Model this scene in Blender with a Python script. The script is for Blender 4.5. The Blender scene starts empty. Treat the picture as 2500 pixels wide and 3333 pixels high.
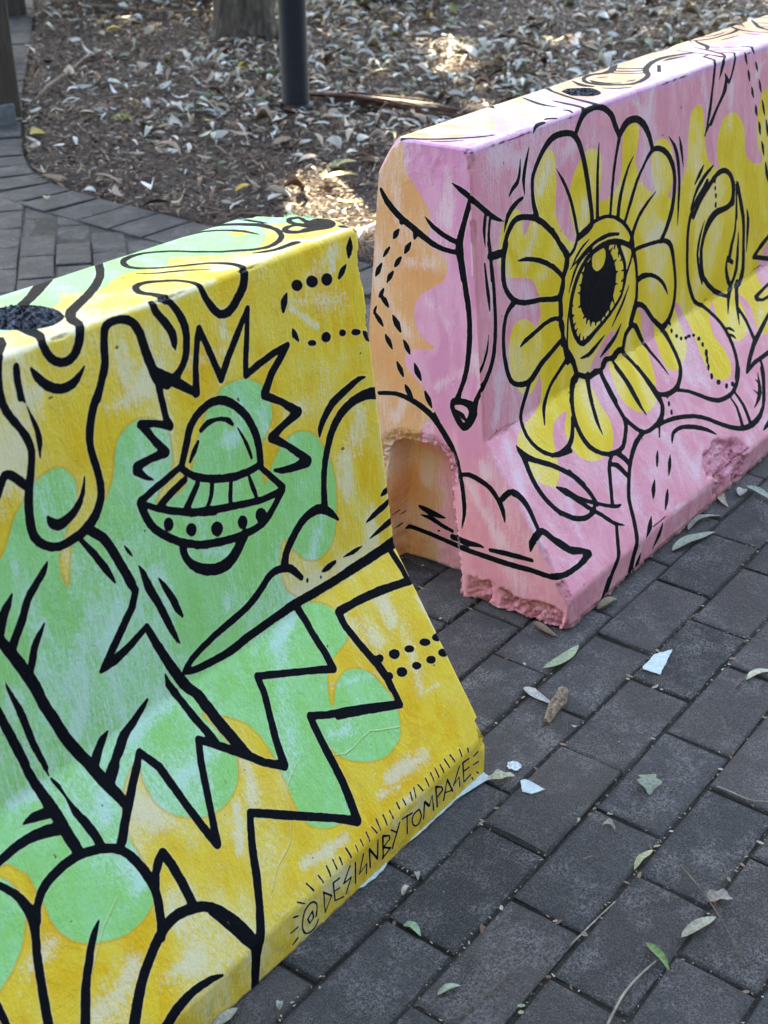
import bpy, math, random
import numpy as np
from mathutils import Vector

scene = bpy.context.scene
C = scene.collection
RNG = np.random.default_rng(7)
random.seed(7)

# ------------------------------------------------------------------ camera
CAM_LOC = (-1.313734, -0.837932, 1.302781)
YAW, PITCH, ROLL = 0.907321, 0.503548, -0.008811
cam_d = bpy.data.cameras.new('camera')
cam = bpy.data.objects.new('camera', cam_d)
C.objects.link(cam)
scene.camera = cam
f_ = np.array([math.sin(YAW)*math.cos(PITCH), math.cos(YAW)*math.cos(PITCH), -math.sin(PITCH)])
r0 = np.array([math.cos(YAW), -math.sin(YAW), 0.0])
u0 = np.cross(r0, f_)
r_ = math.cos(ROLL)*r0 + math.sin(ROLL)*u0
u_ = -math.sin(ROLL)*r0 + math.cos(ROLL)*u0
from mathutils import Matrix
cam.matrix_world = Matrix(((r_[0], u_[0], -f_[0], CAM_LOC[0]), (r_[1], u_[1], -f_[1], CAM_LOC[1]),
                           (r_[2], u_[2], -f_[2], CAM_LOC[2]), (0, 0, 0, 1)))
cam_d.sensor_fit = 'VERTICAL'
cam_d.sensor_height = 36.0
cam_d.sensor_width = 27.0
cam_d.lens = 4300.0/3333.0*36.0
cam_d.clip_start = 0.05
cam_d.clip_end = 600
cam_d.dof.use_dof = True
cam_d.dof.focus_distance = 2.0
cam_d.dof.aperture_fstop = 9.0
scene.render.resolution_x, scene.render.resolution_y = 768, 1024

# ------------------------------------------------------------------ sky and sun
SUN_EL, SUN_AZ = math.radians(44), math.radians(38)      # azimuth from +Y towards +X
SUN_DIR = np.array([math.sin(SUN_AZ)*math.cos(SUN_EL), math.cos(SUN_AZ)*math.cos(SUN_EL), math.sin(SUN_EL)])
w = bpy.data.worlds.new('World')
scene.world = w
w.use_nodes = True
nt = w.node_tree
sky = nt.nodes.new('ShaderNodeTexSky')
sky.sky_type = 'NISHITA'
sky.sun_disc = False
sky.sun_elevation = SUN_EL
sky.sun_rotation = SUN_AZ
sky.dust_density = 1.0
sky.ozone_density = 1.0
sky.air_density = 1.0
nt.nodes['Background'].inputs[1].default_value = 0.13
wb = nt.nodes.new('ShaderNodeMix'); wb.data_type = 'RGBA'; wb.blend_type = 'MULTIPLY'
wb.inputs[0].default_value = 1.0; wb.inputs[7].default_value = (1.17, 1.0, .83, 1)      # camera white balance for open shade
nt.links.new(sky.outputs[0], wb.inputs[6]); nt.links.new(wb.outputs[2], nt.nodes['Background'].inputs[0])
sun_d = bpy.data.lights.new('sun', 'SUN')
sun_d.energy = 4.6
sun_d.angle = math.radians(0.55)
sun_d.color = (1.0, 0.84, 0.56)
sun = bpy.data.objects.new('sun', sun_d)
C.objects.link(sun)
sun.rotation_euler = Vector(tuple(-SUN_DIR)).to_track_quat('-Z', 'Y').to_euler()
sun.location = (6, 8, 12)
scene.view_settings.view_transform = 'Standard'
scene.view_settings.look = 'None'
scene.view_settings.gamma = 1.0
scene.view_settings.exposure = 3.3


# ------------------------------------------------------------------ helpers
def tag(o, label=None, cat=None, group=None, kind=None):
    if label: o['label'] = label
    if cat: o['category'] = cat
    if group: o['group'] = group
    if kind: o['kind'] = kind
    return o


def mesh_obj(name, V, F, mat, parent=None, smooth=False, attrs=None, mats=None, midx=None):
    V = np.asarray(V, dtype=np.float32)
    me = bpy.data.meshes.new(name)
    if isinstance(F, np.ndarray):
        n, k = F.shape
        me.vertices.add(len(V)); me.vertices.foreach_set('co', V.ravel())
        me.loops.add(n*k); me.loops.foreach_set('vertex_index', F.ravel().astype(np.int32))
        me.polygons.add(n)
        me.polygons.foreach_set('loop_start', np.arange(0, n*k, k, dtype=np.int32))
        me.polygons.foreach_set('loop_total', np.full(n, k, dtype=np.int32))
        me.update(calc_edges=True)
        me.validate()
    else:
        me.from_pydata([tuple(map(float, v)) for v in V], [], F)
        me.update()
    if smooth:
        me.polygons.foreach_set('use_smooth', np.ones(len(me.polygons), dtype=bool))
    for nm, a in (attrs or {}).items():
        at = me.attributes.new(nm, 'FLOAT', 'POINT')
        at.data.foreach_set('value', np.asarray(a, dtype=np.float32).ravel())
    if mats:
        for m in mats: me.materials.append(m)
        me.polygons.foreach_set('material_index', np.asarray(midx, dtype=np.int32))
    elif mat: me.materials.append(mat)
    o = bpy.data.objects.new(name, me)
    C.objects.link(o)
    if parent: o.parent = parent
    return o


def empty(name, loc=(0, 0, 0)):
    o = bpy.data.objects.new(name, None)
    C.objects.link(o); o.location = loc
    o.empty_display_size = 0.1
    return o


def noise3(P, seed=0):
    """smooth value noise, -1..1, for an (n,3) array"""
    P = np.asarray(P, dtype=np.float64)
    i = np.floor(P).astype(np.int64); f = P-i
    f = f*f*(3-2*f)
    def h(a, b, c):
        n = (a*374761393+b*668265263+c*2147483647+seed*144665) & 0xffffffff
        n = ((n ^ (n >> 13))*1274126177) & 0xffffffff
        n = (n ^ (n >> 16)) & 0xffff
        return n/32767.5-1
    x, y, z = i[:, 0], i[:, 1], i[:, 2]
    r = 0
    for dx in (0, 1):
        wx = f[:, 0] if dx else 1-f[:, 0]
        for dy in (0, 1):
            wy = f[:, 1] if dy else 1-f[:, 1]
            for dz in (0, 1):
                wz = f[:, 2] if dz else 1-f[:, 2]
                r = r+wx*wy*wz*h(x+dx, y+dy, z+dz)
    return r


def fbm(P, scale, oct=4, seed=0):
    P = np.asarray(P)*scale; r = 0; a = 1; t = 0
    for k in range(oct):
        r = r+a*noise3(P, seed+k*17); t += a; a *= .5; P = P*2.03
    return r/t


def facets(P, scale, seed=0):
    """broken-stone relief: every random cell is a tilted facet"""
    P = np.asarray(P, float)*scale; i = np.floor(P).astype(np.int64); best = np.full(len(P), 9e9); val = np.zeros(len(P))
    def hh(a, b, c, k):
        n = (a*374761393+b*668265263+c*1274126177+k*97561+seed*144665) & 0xffffffff
        n = ((n ^ (n >> 13))*1274126177) & 0xffffffff
        return ((n ^ (n >> 16)) & 0xffff)/65535.0
    for dx in (-1, 0, 1):
        for dy in (-1, 0, 1):
            for dz in (-1, 0, 1):
                a, b, c = i[:, 0]+dx, i[:, 1]+dy, i[:, 2]+dz
                C_ = np.stack([a+hh(a, b, c, 1), b+hh(a, b, c, 2), c+hh(a, b, c, 3)], -1); D = P-C_
                d = (D*D).sum(-1); m = d < best
                v = D[:, 0]*(hh(a, b, c, 4)-.5)+D[:, 1]*(hh(a, b, c, 5)-.5)+D[:, 2]*(hh(a, b, c, 6)-.5)+.45*(hh(a, b, c, 7)-.5)
                best = np.where(m, d, best); val = np.where(m, v, val)
    return val*1.6


class NT:
    """small node-graph helper"""
    def __init__(s, name, rough=0.6):
        s.m = bpy.data.materials.new(name); s.m.use_nodes = True
        s.t = s.m.node_tree; s.b = s.t.nodes['Principled BSDF']
        s.b.inputs['Roughness'].default_value = rough
    def n(s, kind, **kw):
        o = s.t.nodes.new(kind)
        for k, v in kw.items(): setattr(o, k, v)
        return o
    def link(s, a, b): s.t.links.new(a, b)
    def attr(s, nm):
        o = s.n('ShaderNodeAttribute'); o.attribute_name = nm
        return o.outputs['Fac']
    def pos(s): return s.n('ShaderNodeNewGeometry').outputs['Position']
    def objpos(s): return s.n('ShaderNodeTexCoord').outputs['Object']
    def put(s, sock, v):
        if hasattr(v, 'is_linked') or hasattr(v, 'links'): s.link(v, sock)
        else: sock.default_value = v
    def noise(s, vec, scale, detail=3, rough=.5, dist=0, stretch=None):
        if stretch:
            mp = s.n('ShaderNodeMapping'); mp.inputs['Scale'].default_value = stretch[:3]
            if len(stretch) > 3: mp.inputs['Rotation'].default_value = stretch[3]
            s.link(vec, mp.inputs[0]); vec = mp.outputs[0]
        o = s.n('ShaderNodeTexNoise'); s.link(vec, o.inputs['Vector'])
        o.inputs['Scale'].default_value = scale; o.inputs['Detail'].default_value = detail
        o.inputs['Roughness'].default_value = rough; o.inputs['Distortion'].default_value = dist
        return o.outputs['Fac']
    def math(s, op, a, b=0.0, c=None, clamp=False):
        o = s.n('ShaderNodeMath', operation=op); o.use_clamp = clamp
        s.put(o.inputs[0], a); s.put(o.inputs[1], b)
        if c is not None: s.put(o.inputs[2], c)
        return o.outputs[0]
    def ramp(s, v, lo, hi, a=0.0, b=1.0):
        o = s.n('ShaderNodeMapRange'); o.interpolation_type = 'SMOOTHSTEP'
        s.put(o.inputs['Value'], v)
        o.inputs['From Min'].default_value = lo; o.inputs['From Max'].default_value = hi
        o.inputs['To Min'].default_value = a; o.inputs['To Max'].default_value = b
        return o.outputs['Result']
    def mix(s, f, a, b, blend='MIX'):
        o = s.n('ShaderNodeMix', data_type='RGBA'); o.blend_type = blend
        s.put(o.inputs[0], f)
        for k, v in ((6, a), (7, b)):
            if isinstance(v, tuple): o.inputs[k].default_value = (v[0], v[1], v[2], 1)
            else: s.link(v, o.inputs[k])
        return o.outputs[2]
    def cramp(s, v, stops):
        o = s.n('ShaderNodeValToRGB'); e = o.color_ramp.elements
        while len(e) < len(stops): e.new(.5)
        for el, (p, c) in zip(e, stops): el.position = p; el.color = (c[0], c[1], c[2], 1)
        s.put(o.inputs[0], v); return o.outputs[0]
    def color(s, c):
        if isinstance(c, tuple): s.b.inputs['Base Color'].default_value = (c[0], c[1], c[2], 1)
        else: s.link(c, s.b.inputs['Base Color'])
        return s
    def bump(s, h, dist=.002, strength=1.0, normal=None):
        o = s.n('ShaderNodeBump'); o.inputs['Distance'].default_value = dist
        o.inputs['Strength'].default_value = strength
        s.link(h, o.inputs['Height'])
        if normal is not None: s.link(normal, o.inputs['Normal'])
        return o.outputs[0]
    def normal(s, nrm): s.link(nrm, s.b.inputs['Normal']); return s


# ------------------------------------------------------------------ materials of the setting
def paver_mat():
    g = NT('concrete_paver', .85)
    P = g.pos(); tone = g.attr('tone'); tint = g.attr('tint')
    big = g.noise(P, 9, 4, .6); mid = g.noise(P, 55, 4, .65); fine = g.noise(P, 420, 3, .7)
    c = g.mix(tone, (.016, .017, .019), (.050, .050, .052))
    c = g.mix(g.math('MULTIPLY', tint, g.ramp(big, .25, .6, .25, 1)), c, (.078, .066, .063))
    c = g.mix(g.ramp(mid, .5, .72, 0, .5), c, (.085, .085, .085))
    worn = g.math('MULTIPLY', g.ramp(g.noise(P, 11, 5, .72), .44, .64), g.ramp(g.noise(P, 210, 3, .8), .42, .60))
    c = g.mix(g.math('MULTIPLY', worn, .85), c, (.19, .178, .172))
    c = g.mix(g.math('MULTIPLY', g.ramp(g.noise(P, 4.3, 4, .6), .50, .66), .5), c, (.050, .042, .036))
    c = g.mix(g.ramp(fine, .50, .70, 0, .6), c, (.16, .16, .162))
    c = g.mix(g.ramp(fine, .5, .32, 0, .7), c, (.008, .008, .010))
    c = g.mix(g.ramp(g.noise(P, 60, 2, .5), .77, .79, 0, .8), c, (.55, .55, .55))
    c = g.mix(g.ramp(g.attr('joint'), 0.0, 1.0, 0, .8), c, (.016, .015, .014))  # dark joints; also darkens the whole path behind
    g.color(c)
    h = g.math('ADD', g.math('MULTIPLY', fine, .5), g.math('MULTIPLY', g.noise(P, 120, 4, .7), 1.0))
    g.normal(g.bump(h, .0055, 1.0))
    return g.m


def soil_mat(name, a, b):
    g = NT(name, .95); P = g.pos()
    n = g.noise(P, 60, 5, .7); n2 = g.noise(P, 7, 3, .6); n3 = g.noise(P, 300, 3, .7)
    c = g.mix(g.ramp(n, .35, .7), a, b)
    c = g.mix(g.ramp(n2, .5, .75, 0, .5), c, tuple(v*.55 for v in a))
    c = g.mix(g.ramp(n3, .6, .72, 0, .6), c, tuple(min(1, v*3.2) for v in b))
    g.color(c); g.normal(g.bump(g.math('ADD', n, n3), .012, 1.0))
    return g.m


def leaf_mat(name='dry_leaf'):
    g = NT(name, .6); P = g.pos()
    k = g.attr('hue'); sh = g.attr('shade')
    c = g.cramp(k, [(0.0, (.050, .028, .018)), (.16, (.130, .074, .043)), (.32, (.29, .195, .12)), (.48, (.46, .39, .29)),
                    (.64, (.70, .72, .68)), (.8, (.34, .37, .25)), (.9, (.16, .21, .09)), (.965, (.50, .37, .05))])
    c = g.mix(g.math('MULTIPLY', sh, .55), c, (.04, .03, .022))
    c = g.mix(g.ramp(g.noise(P, 130, 3, .6), .55, .75, 0, .45), c, (.10, .07, .045))
    g.color(c)
    g.b.inputs['Specular IOR Level'].default_value = .3
    g.normal(g.bump(g.noise(P, 160, 2), .002, .5))
    return g.m


def solid(name, c, rough=.6, var=.25, scale=40, bump=.001, bs=120, dark=None):
    g = NT(name, rough); P = g.pos()
    n = g.noise(P, scale, 4, .6)
    g.color(g.mix(g.ramp(n, .35, .7), tuple(v*(1-var) for v in c), tuple(min(1, v*(1+var)) for v in c)))
    g.normal(g.bump(g.noise(P, bs, 3, .6), bump, .8))
    return g.m


M_PAVER = paver_mat()
M_SAND = soil_mat('joint_sand', (.016, .015, .012), (.055, .048, .034))
M_SOIL = soil_mat('bed_soil', (.020, .0125, .008), (.058, .035, .022))
M_LEAF = leaf_mat()
M_BARK = None


def strip_mesh(path, widths, up=None, curl=0, thick=0):
    """flat blade along a 3-D path: returns V (n*3) and quads"""
    P = np.array(path, float); n = len(P)
    T = np.gradient(P, axis=0); T /= np.linalg.norm(T, axis=1)[:, None]+1e-9
    U = np.array(up if up is not None else (0, 0, 1.0))
    S = np.cross(T, U); S /= np.linalg.norm(S, axis=1)[:, None]+1e-9
    N = np.cross(S, T)
    V = []; F = []
    for i in range(n):
        for k, s in enumerate((-1, 0, 1)):
            V.append(P[i]+S[i]*s*widths[i]/2+N[i]*(abs(s)*curl*widths[i]))
        if i:
            a = 3*(i-1); b = 3*i
            F += [(a, a+1, b+1, b), (a+1, a+2, b+2, b+1)]
    return np.array(V), F


def tube(path, radii, seg=8, cap=True, jitter=0.0, seed=0):
    P = np.array(path, float); n = len(P)
    rg = np.random.default_rng(seed)
    T = np.gradient(P, axis=0); T /= np.linalg.norm(T, axis=1)[:, None]+1e-9
    ref = np.array([0, 0, 1.0]) if abs(T[0][2]) < .9 else np.array([1.0, 0, 0])
    V = []; F = []
    for i in range(n):
        A = np.cross(T[i], ref); A /= np.linalg.norm(A)+1e-9; B = np.cross(T[i], A)
        for k in range(seg):
            a = 2*math.pi*k/seg
            V.append(P[i]+(A*math.cos(a)+B*math.sin(a))*radii[i]*(1+jitter*rg.uniform(-1, 1)))
        if i:
            for k in range(seg):
                a = (i-1)*seg; b = i*seg; k2 = (k+1) % seg
                F.append((a+k, a+k2, b+k2, b+k))
    if cap:
        F.append(tuple(range(seg))[::-1]); F.append(tuple((n-1)*seg+k for k in range(seg)))
    return np.array(V), F


def merge(parts):
    V = []; F = []; o = 0
    for v, f in parts:
        V.append(v); F += [tuple(i+o for i in q) for q in f]; o += len(v)
    return np.vstack(V), F


# ------------------------------------------------------------------ ground sheet, paving
def sheet(name, pts, z, mat, **kw):
    V = [(x, y, z) for x, y in pts]
    o = mesh_obj(name, V, [tuple(range(len(pts)))], mat)
    tag(o, kind='structure', **kw)
    return o


sheet('ground', [(-120, -120), (200, -120), (200, 200), (-120, 200)], -0.06, M_SOIL)

W = 0.111026; L = 2*W; OX, OY, PH = 0.033524, -0.277963, 0.002761


def brick_batch(rects):
    """rects: (n,5) cx, cy, angle, half length, half width -> one mesh of bevelled bricks with slight tilt"""
    R_ = np.array(rects); n = len(R_)
    gap = .0021; bev = .006; nu = 3
    ring = []
    prof = [(0.0, -.05, 1.0), (0.0, -.0055, .9), (.0016, -.0016, .5), (.0050, 0.0, .12), (.012, 0.0004, 0.0)]
    V = []; J = []
    corners = np.array([(-1, -1), (1, -1), (1, 1), (-1, 1)], float)
    jit = RNG.normal(0, .0011, (n, 4))
    per = 8
    outs = []
    for ins, z, j in prof:
        pts = []
        for c in range(4):
            c2 = (c+1) % 4
            for t in (0.0, .5):
                s = corners[c]*(1-t)+corners[c2]*t
                pts.append(s)
        pts = np.array(pts)
        rj = RNG.normal(0, .0011, (n, per, 2))
        X = pts[None, :, 0]*(R_[:, 3]-gap-ins)[:, None]+rj[..., 0]
        Y = pts[None, :, 1]*(R_[:, 4]-gap-ins)[:, None]+rj[..., 1]
        Z = np.full_like(X, z)
        outs.append(np.stack([X, Y, Z], -1)); J.append(np.full((n, per), j))
    ctr = np.zeros((n, 1, 3)); ctr[..., 2] = .0008
    A = np.concatenate(outs+[ctr], 1)       # n, 5*8+1, 3
    Jt = np.concatenate(J+[np.zeros((n, 1))], 1)
    tx = RNG.normal(0, .006, n); ty = RNG.normal(0, .009, n); dz = RNG.normal(-.0012, .0013, n)+R_[:, 5]
    A[..., 2] += A[..., 0]*tx[:, None]*.8+A[..., 1]*ty[:, None]+dz[:, None]
    ca, sa = np.cos(R_[:, 2]), np.sin(R_[:, 2])
    X = R_[:, 0, None]+A[..., 0]*ca[:, None]-A[..., 1]*sa[:, None]
    Y = R_[:, 1, None]+A[..., 0]*sa[:, None]+A[..., 1]*ca[:, None]
    P = np.stack([X, Y, A[..., 2]], -1)
    base = []
    for r in range(4):
        for k in range(per):
            k2 = (k+1) % per
            base.append((r*per+k, r*per+k2, (r+1)*per+k2, (r+1)*per+k))
    top = [(4*per+k, 4*per+(k+1) % per, 5*per) for k in range(per)]
    base = np.array(base); m = 5*per+1
    tri = np.array([(a, b, c, c) for a, b, c in top])
    F4 = (base[None]+(np.arange(n)*m)[:, None, None]).reshape(-1, 4)
    F3 = (np.array(top)[None]+(np.arange(n)*m)[:, None, None]).reshape(-1, 3)
    Fl = [tuple(q) for q in F4.tolist()]+[tuple(q) for q in F3.tolist()]
    tone = np.repeat(RNG.uniform(0, 1, n)*np.where(R_[:, 1] > .5, .15, 1), m); tint = np.repeat(RNG.uniform(0, 1, n)**1.3*np.where(R_[:, 1] > .5, .2, 1), m)  # tones lowered on the path behind, in place of shade
    Jt = np.where(R_[:, 1, None] > .5, np.maximum(Jt, .42), Jt)      # old path behind coloured darker to counter too much sky light
    return P.reshape(-1, 3), Fl, dict(tone=tone, tint=tint, joint=Jt.ravel())


rows = {0: 0, 1: .417, 2: .784, 3: .07, 4: .5, 5: .2, 6: .79, -1: .63, -2: .19, -3: .72, -4: .3, -5: .8}
rects = []
for v in range(-26, 12):
    off = rows.get(v, (v*.47) % 1)
    for k in range(-16, 40):
        u = (k+.5+off)*L; q = (v+.5)*W
        x = OX+math.cos(PH)*u-math.sin(PH)*q; y = OY+math.sin(PH)*u+math.cos(PH)*q
        if y < -2.9 or y > .93: continue
        if y > .50 and x < 1.52: continue
        rects.append((x, y, PH, L/2, W/2, 0))
# diagonal field behind the yellow barrier
AD = math.radians(49.6)
d0 = np.array([1.561, 2.932])
ux, uy = math.cos(AD), math.sin(AD)
bx = []
outer = [(1.79, .9), (1.79, 2.6), (1.80, 2.95), (1.83, 3.2), (1.92, 3.42), (2.05, 3.63), (2.28, 3.93), (2.84, 4.62), (3.51, 5.4), (4.52, 6.6), (6.5, 9.0)]
outer = np.array(outer)


def edge_x(y): return np.interp(y, outer[:, 1], outer[:, 0])


for v in range(-40, 40):
    off = .5*(v % 2)+.12
    for k in range(-30, 40):
        a = (k+off)*L; b = v*W*1.02
        x = d0[0]+ux*a-uy*b; y = d0[1]+uy*a+ux*b
        if y < .44 or y > 7.5 or x < -3: continue
        lim = 1.60 if y < 3.0 else edge_x(y)-.18
        if x > lim: continue
        rects.append((x, y, AD, L/2, W*1.02/2, -.0045 if (x > lim-.17 or y < .68) else 0))
# soldier course along the mulch bed
s = 0.0; seglen = np.concatenate([[0], np.cumsum(np.linalg.norm(np.diff(outer, axis=0), axis=1))])
while s < seglen[-1]:
    x = np.interp(s, seglen, outer[:, 0]); y = np.interp(s, seglen, outer[:, 1])
    x2 = np.interp(s+.12, seglen, outer[:, 0]); y2 = np.interp(s+.12, seglen, outer[:, 1])
    x1 = np.interp(s-.12, seglen, outer[:, 0]); y1 = np.interp(s-.12, seglen, outer[:, 1])
    a = math.atan2(y2-y1, x2-x1); nx, ny = -math.sin(a), math.cos(a)
    rects.append((x+nx*.12, y+ny*.12, a+math.pi/2, .118, .078, .0006))
    s += .159
V, F, at = brick_batch(rects)
pav = mesh_obj('pavement', V, F, M_PAVER, attrs=at)
tag(pav, kind='structure')
sheet('joint_bed', [(-3.6, -3.0), (9, -3.0), (9, .93), (1.79, .93)]+[tuple(q) for q in outer[1:]]+[(-3.6, 9)], -0.0068, M_SAND)

# grit and debris packed in the joints close to the camera
gv = []; gf = []; hue = []; o = 0


def add_chip(x, y, z, ln, wd, th, a, tilt, h):
    global o
    ca, sa = math.cos(a), math.sin(a)
    P = [(-ln/2, -wd/2*.6), (0, -wd/2), (ln/2, -wd/2*.4), (ln/2, wd/2*.5), (0, wd/2), (-ln/2, wd/2*.5)]
    for X, Y in P:
        gv.append((x+X*ca-Y*sa, y+X*sa+Y*ca, z+X*tilt+th))
    gf.append((o, o+1, o+4, o+5)); gf.append((o+1, o+2, o+3, o+4)); o += 6
    hue.extend([h]*6)


for k in range(9000):
    v = random.randint(-9, 10)
    q = v*W; u = random.uniform(-.9, 2.6)
    if random.random() < .25:
        rr = random.randint(-8, 9); kk = random.randint(-5, 12)
        u = (kk+rows.get(rr, (rr*.47) % 1))*L; q = (rr+random.random())*W
    x = OX+u; y = OY+q+random.gauss(0, .0025)
    if 0.0 < y < .40 and not (0.0 < x < .4): continue
    sz = random.uniform(.0009, .0026) if random.random() < .86 else random.uniform(.003, .006)
    add_chip(x, y, random.uniform(-.005, .0005), sz*random.uniform(1, 2.6), sz, .0012, random.uniform(0, 3.14), random.uniform(-.3, .3), random.choice([.05, .2, .3, .3, .42, .5, .8]))
grit = mesh_obj('joint_grit', gv, gf, M_LEAF, attrs=dict(hue=hue, shade=[random.random()*.8 for _ in hue]))
tag(grit, 'fine grit, seeds and leaf crumbs caught in the paving joints', 'grit', kind='stuff')

# ------------------------------------------------------------------ mulch bed


def bed_h(x, y):
    P = np.stack([x, y, np.zeros_like(x)], -1)
    return .012*fbm(P, 1.7, 3, 5)+.010*fbm(P, 9, 3, 9)-.004


xs = np.concatenate([np.arange(1.78, 8.0, .05), np.arange(8, 30, .6)]); ys = np.concatenate([np.arange(.9, 10, .05), np.arange(10, 32, .6)])
GX, GY = np.meshgrid(xs, ys)
ex = np.where(GY > 2.5, edge_x(GY), 1.79)
GXs = np.maximum(GX, ex)
H_ = bed_h(GXs.ravel(), GY.ravel()).reshape(GX.shape)
H_ = np.where(GX <= ex+.02, -.02, H_)
nx_, ny_ = len(xs), len(ys)
idx = np.arange(nx_*ny_).reshape(ny_, nx_)
Fq = np.stack([idx[:-1, :-1], idx[:-1, 1:], idx[1:, 1:], idx[1:, :-1]], -1).reshape(-1, 4)
bed = mesh_obj('mulch_bed', np.stack([GXs.ravel(), GY.ravel(), H_.ravel()], -1), Fq, M_SOIL, smooth=True)
tag(bed, kind='structure')


def scatter_pos(n, far_bias=1.0):
    """positions over the seen part of the bed (and a margin round it)"""
    out = []
    tot = 0
    while tot < n:
        m = n*2
        d = RNG.uniform(0, 1, m)**.8*7.6+2.6
        a = math.radians(52)-RNG.uniform(-.42, .42, m)      # bearing from +Y
        x = CAM_LOC[0]+np.sin(a)*d; y = CAM_LOC[1]+np.cos(a)*d
        ok = (y > .95) & (x > edge_x(y)+.01-.04*RNG.random(m)**3)
        p = np.stack([x[ok], y[ok]], -1); out.append(p); tot += len(p)
    return np.vstack(out)[:n]


# chips: small bent slivers of bark and twig
n = 60000
p = scatter_pos(n)
z = bed_h(p[:, 0], p[:, 1])+RNG.uniform(.001, .014, n)
ln = RNG.uniform(.008, .035, n)*RNG.uniform(.7, 1.5, n); wd = RNG.uniform(.003, .010, n)
a = RNG.uniform(0, 2*np.pi, n); ti = RNG.normal(0, .35, n); ro = RNG.normal(0, .5, n)
T = np.stack([np.cos(a)*np.cos(ti), np.sin(a)*np.cos(ti), np.sin(ti)], -1)
S = np.stack([-np.sin(a)*np.cos(ro), np.cos(a)*np.cos(ro), np.sin(ro)], -1)
ctr = np.stack([p[:, 0], p[:, 1], z+.003], -1)
up = np.array([0, 0, 1.0])
Vc = np.stack([ctr-T*ln[:, None]/2-S*wd[:, None]*.35, ctr-T*ln[:, None]/2+S*wd[:, None]*.35,
               ctr+S*wd[:, None]/2+up*.0015, ctr+T*ln[:, None]/2+S*wd[:, None]*.2,
               ctr+T*ln[:, None]/2-S*wd[:, None]*.2, ctr-S*wd[:, None]/2+up*.0015], 1).reshape(-1, 3)
b = np.arange(n)[:, None]*6
Fc = np.concatenate([b+np.array([[0, 5, 2, 1]]), b+np.array([[5, 4, 3, 2]])], 0)
hue = np.repeat(RNG.choice([.0, .05, .12, .2, .28, .38, .47, .58], n, p=[.17, .19, .21, .16, .12, .08, .05, .02]), 6)
chips = mesh_obj('mulch_chips', Vc, Fc, M_LEAF, attrs=dict(hue=hue, shade=np.repeat(RNG.random(n)*.8, 6)))
tag(chips, 'brown bark mulch chips covering the garden bed', 'mulch', kind='stuff')


def leaves(n, p, lmin, lmax, zoff, huep):
    """curled lance-shaped leaves, 6 stations x 3"""
    z = bed_h(p[:, 0], p[:, 1])+zoff
    L_ = lmin+(lmax-lmin)*RNG.random(n)**1.5; Wd = L_*RNG.choice([.14, .22, .32, .5], n, p=[.3, .35, .25, .1])*RNG.uniform(.8, 1.2, n)
    a = RNG.uniform(0, 2*np.pi, n); ti = RNG.normal(0, .22, n); ro = RNG.normal(0, .35, n)
    bend = RNG.normal(0, .20, n)*L_; arch = RNG.normal(.08, .17, n)*L_; curl = RNG.normal(0, .55, n)
    T = np.stack([np.cos(a)*np.cos(ti), np.sin(a)*np.cos(ti), np.sin(ti)], -1)
    S = np.stack([-np.sin(a)*np.cos(ro), np.cos(a)*np.cos(ro), np.sin(ro)], -1)
    N = np.cross(T, S)
    ctr = np.stack([p[:, 0], p[:, 1], z+.008+np.abs(ti)*L_*.35], -1)
    st = np.array([-.5, -.32, -.1, .12, .33, .5]); wp = np.array([.06, .6, 1.0, .95, .6, .04])
    Vs = []
    for t, wv in zip(st, wp):
        base = ctr+T*(t*L_)[:, None]+S*(bend*(4*t*t-.5))[:, None]+N*(arch*(.25-t*t)*4)[:, None]
        for k in (-1, 0, 1):
            Vs.append(base+S*(k*wv*Wd/2)[:, None]+N*(abs(k)*wv*Wd*curl)[:, None])
    V = np.stack(Vs, 1).reshape(-1, 3)
    V[:, 2] = np.maximum(V[:, 2], np.repeat(z, 18)-.002)
    q = []
    for i in range(5):
        for k in (0, 1):
            q.append((i*3+k, i*3+k+1, i*3+k+4, i*3+k+3))
    F = (np.arange(n)[:, None, None]*18+np.array(q)[None]).reshape(-1, 4)
    h = RNG.choice([.02, .14, .25, .35, .46, .56, .64, .74, .82, .9, .97], n, p=huep)
    return V, F, np.repeat(h+RNG.normal(0, .015, n), 18), np.repeat(RNG.random(n)**2*.7, 18)


n = 7200
zf = RNG.uniform(0, .014, n)
lp = scatter_pos(n*2); dd = lp[:, 0]-edge_x(lp[:, 1])+.3*fbm(np.hstack([lp, lp[:, :1]*0]), 1.3, 3, 6)*2
lp = lp[RNG.random(len(lp)) < np.clip(.25+.8*(dd-.5), .25, 1)*np.clip(.75+.9*fbm(np.hstack([lp, lp[:, :1]*0]), 2.2, 2, 8), .25, 1)][:n]; n = len(lp); zf = zf[:n]
V1, F1, h1, s1 = leaves(n, lp,   .026, .115, zf, [.05, .10, .13, .12, .14, .18, .14, .06, .05, .02, .01])
litter = mesh_obj('leaf_litter', V1, F1, M_LEAF, smooth=True, attrs=dict(hue=h1, shade=s1))
tag(litter, 'pale grey and tan fallen leaves strewn over the mulch', 'leaf litter', kind='stuff')
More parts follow.
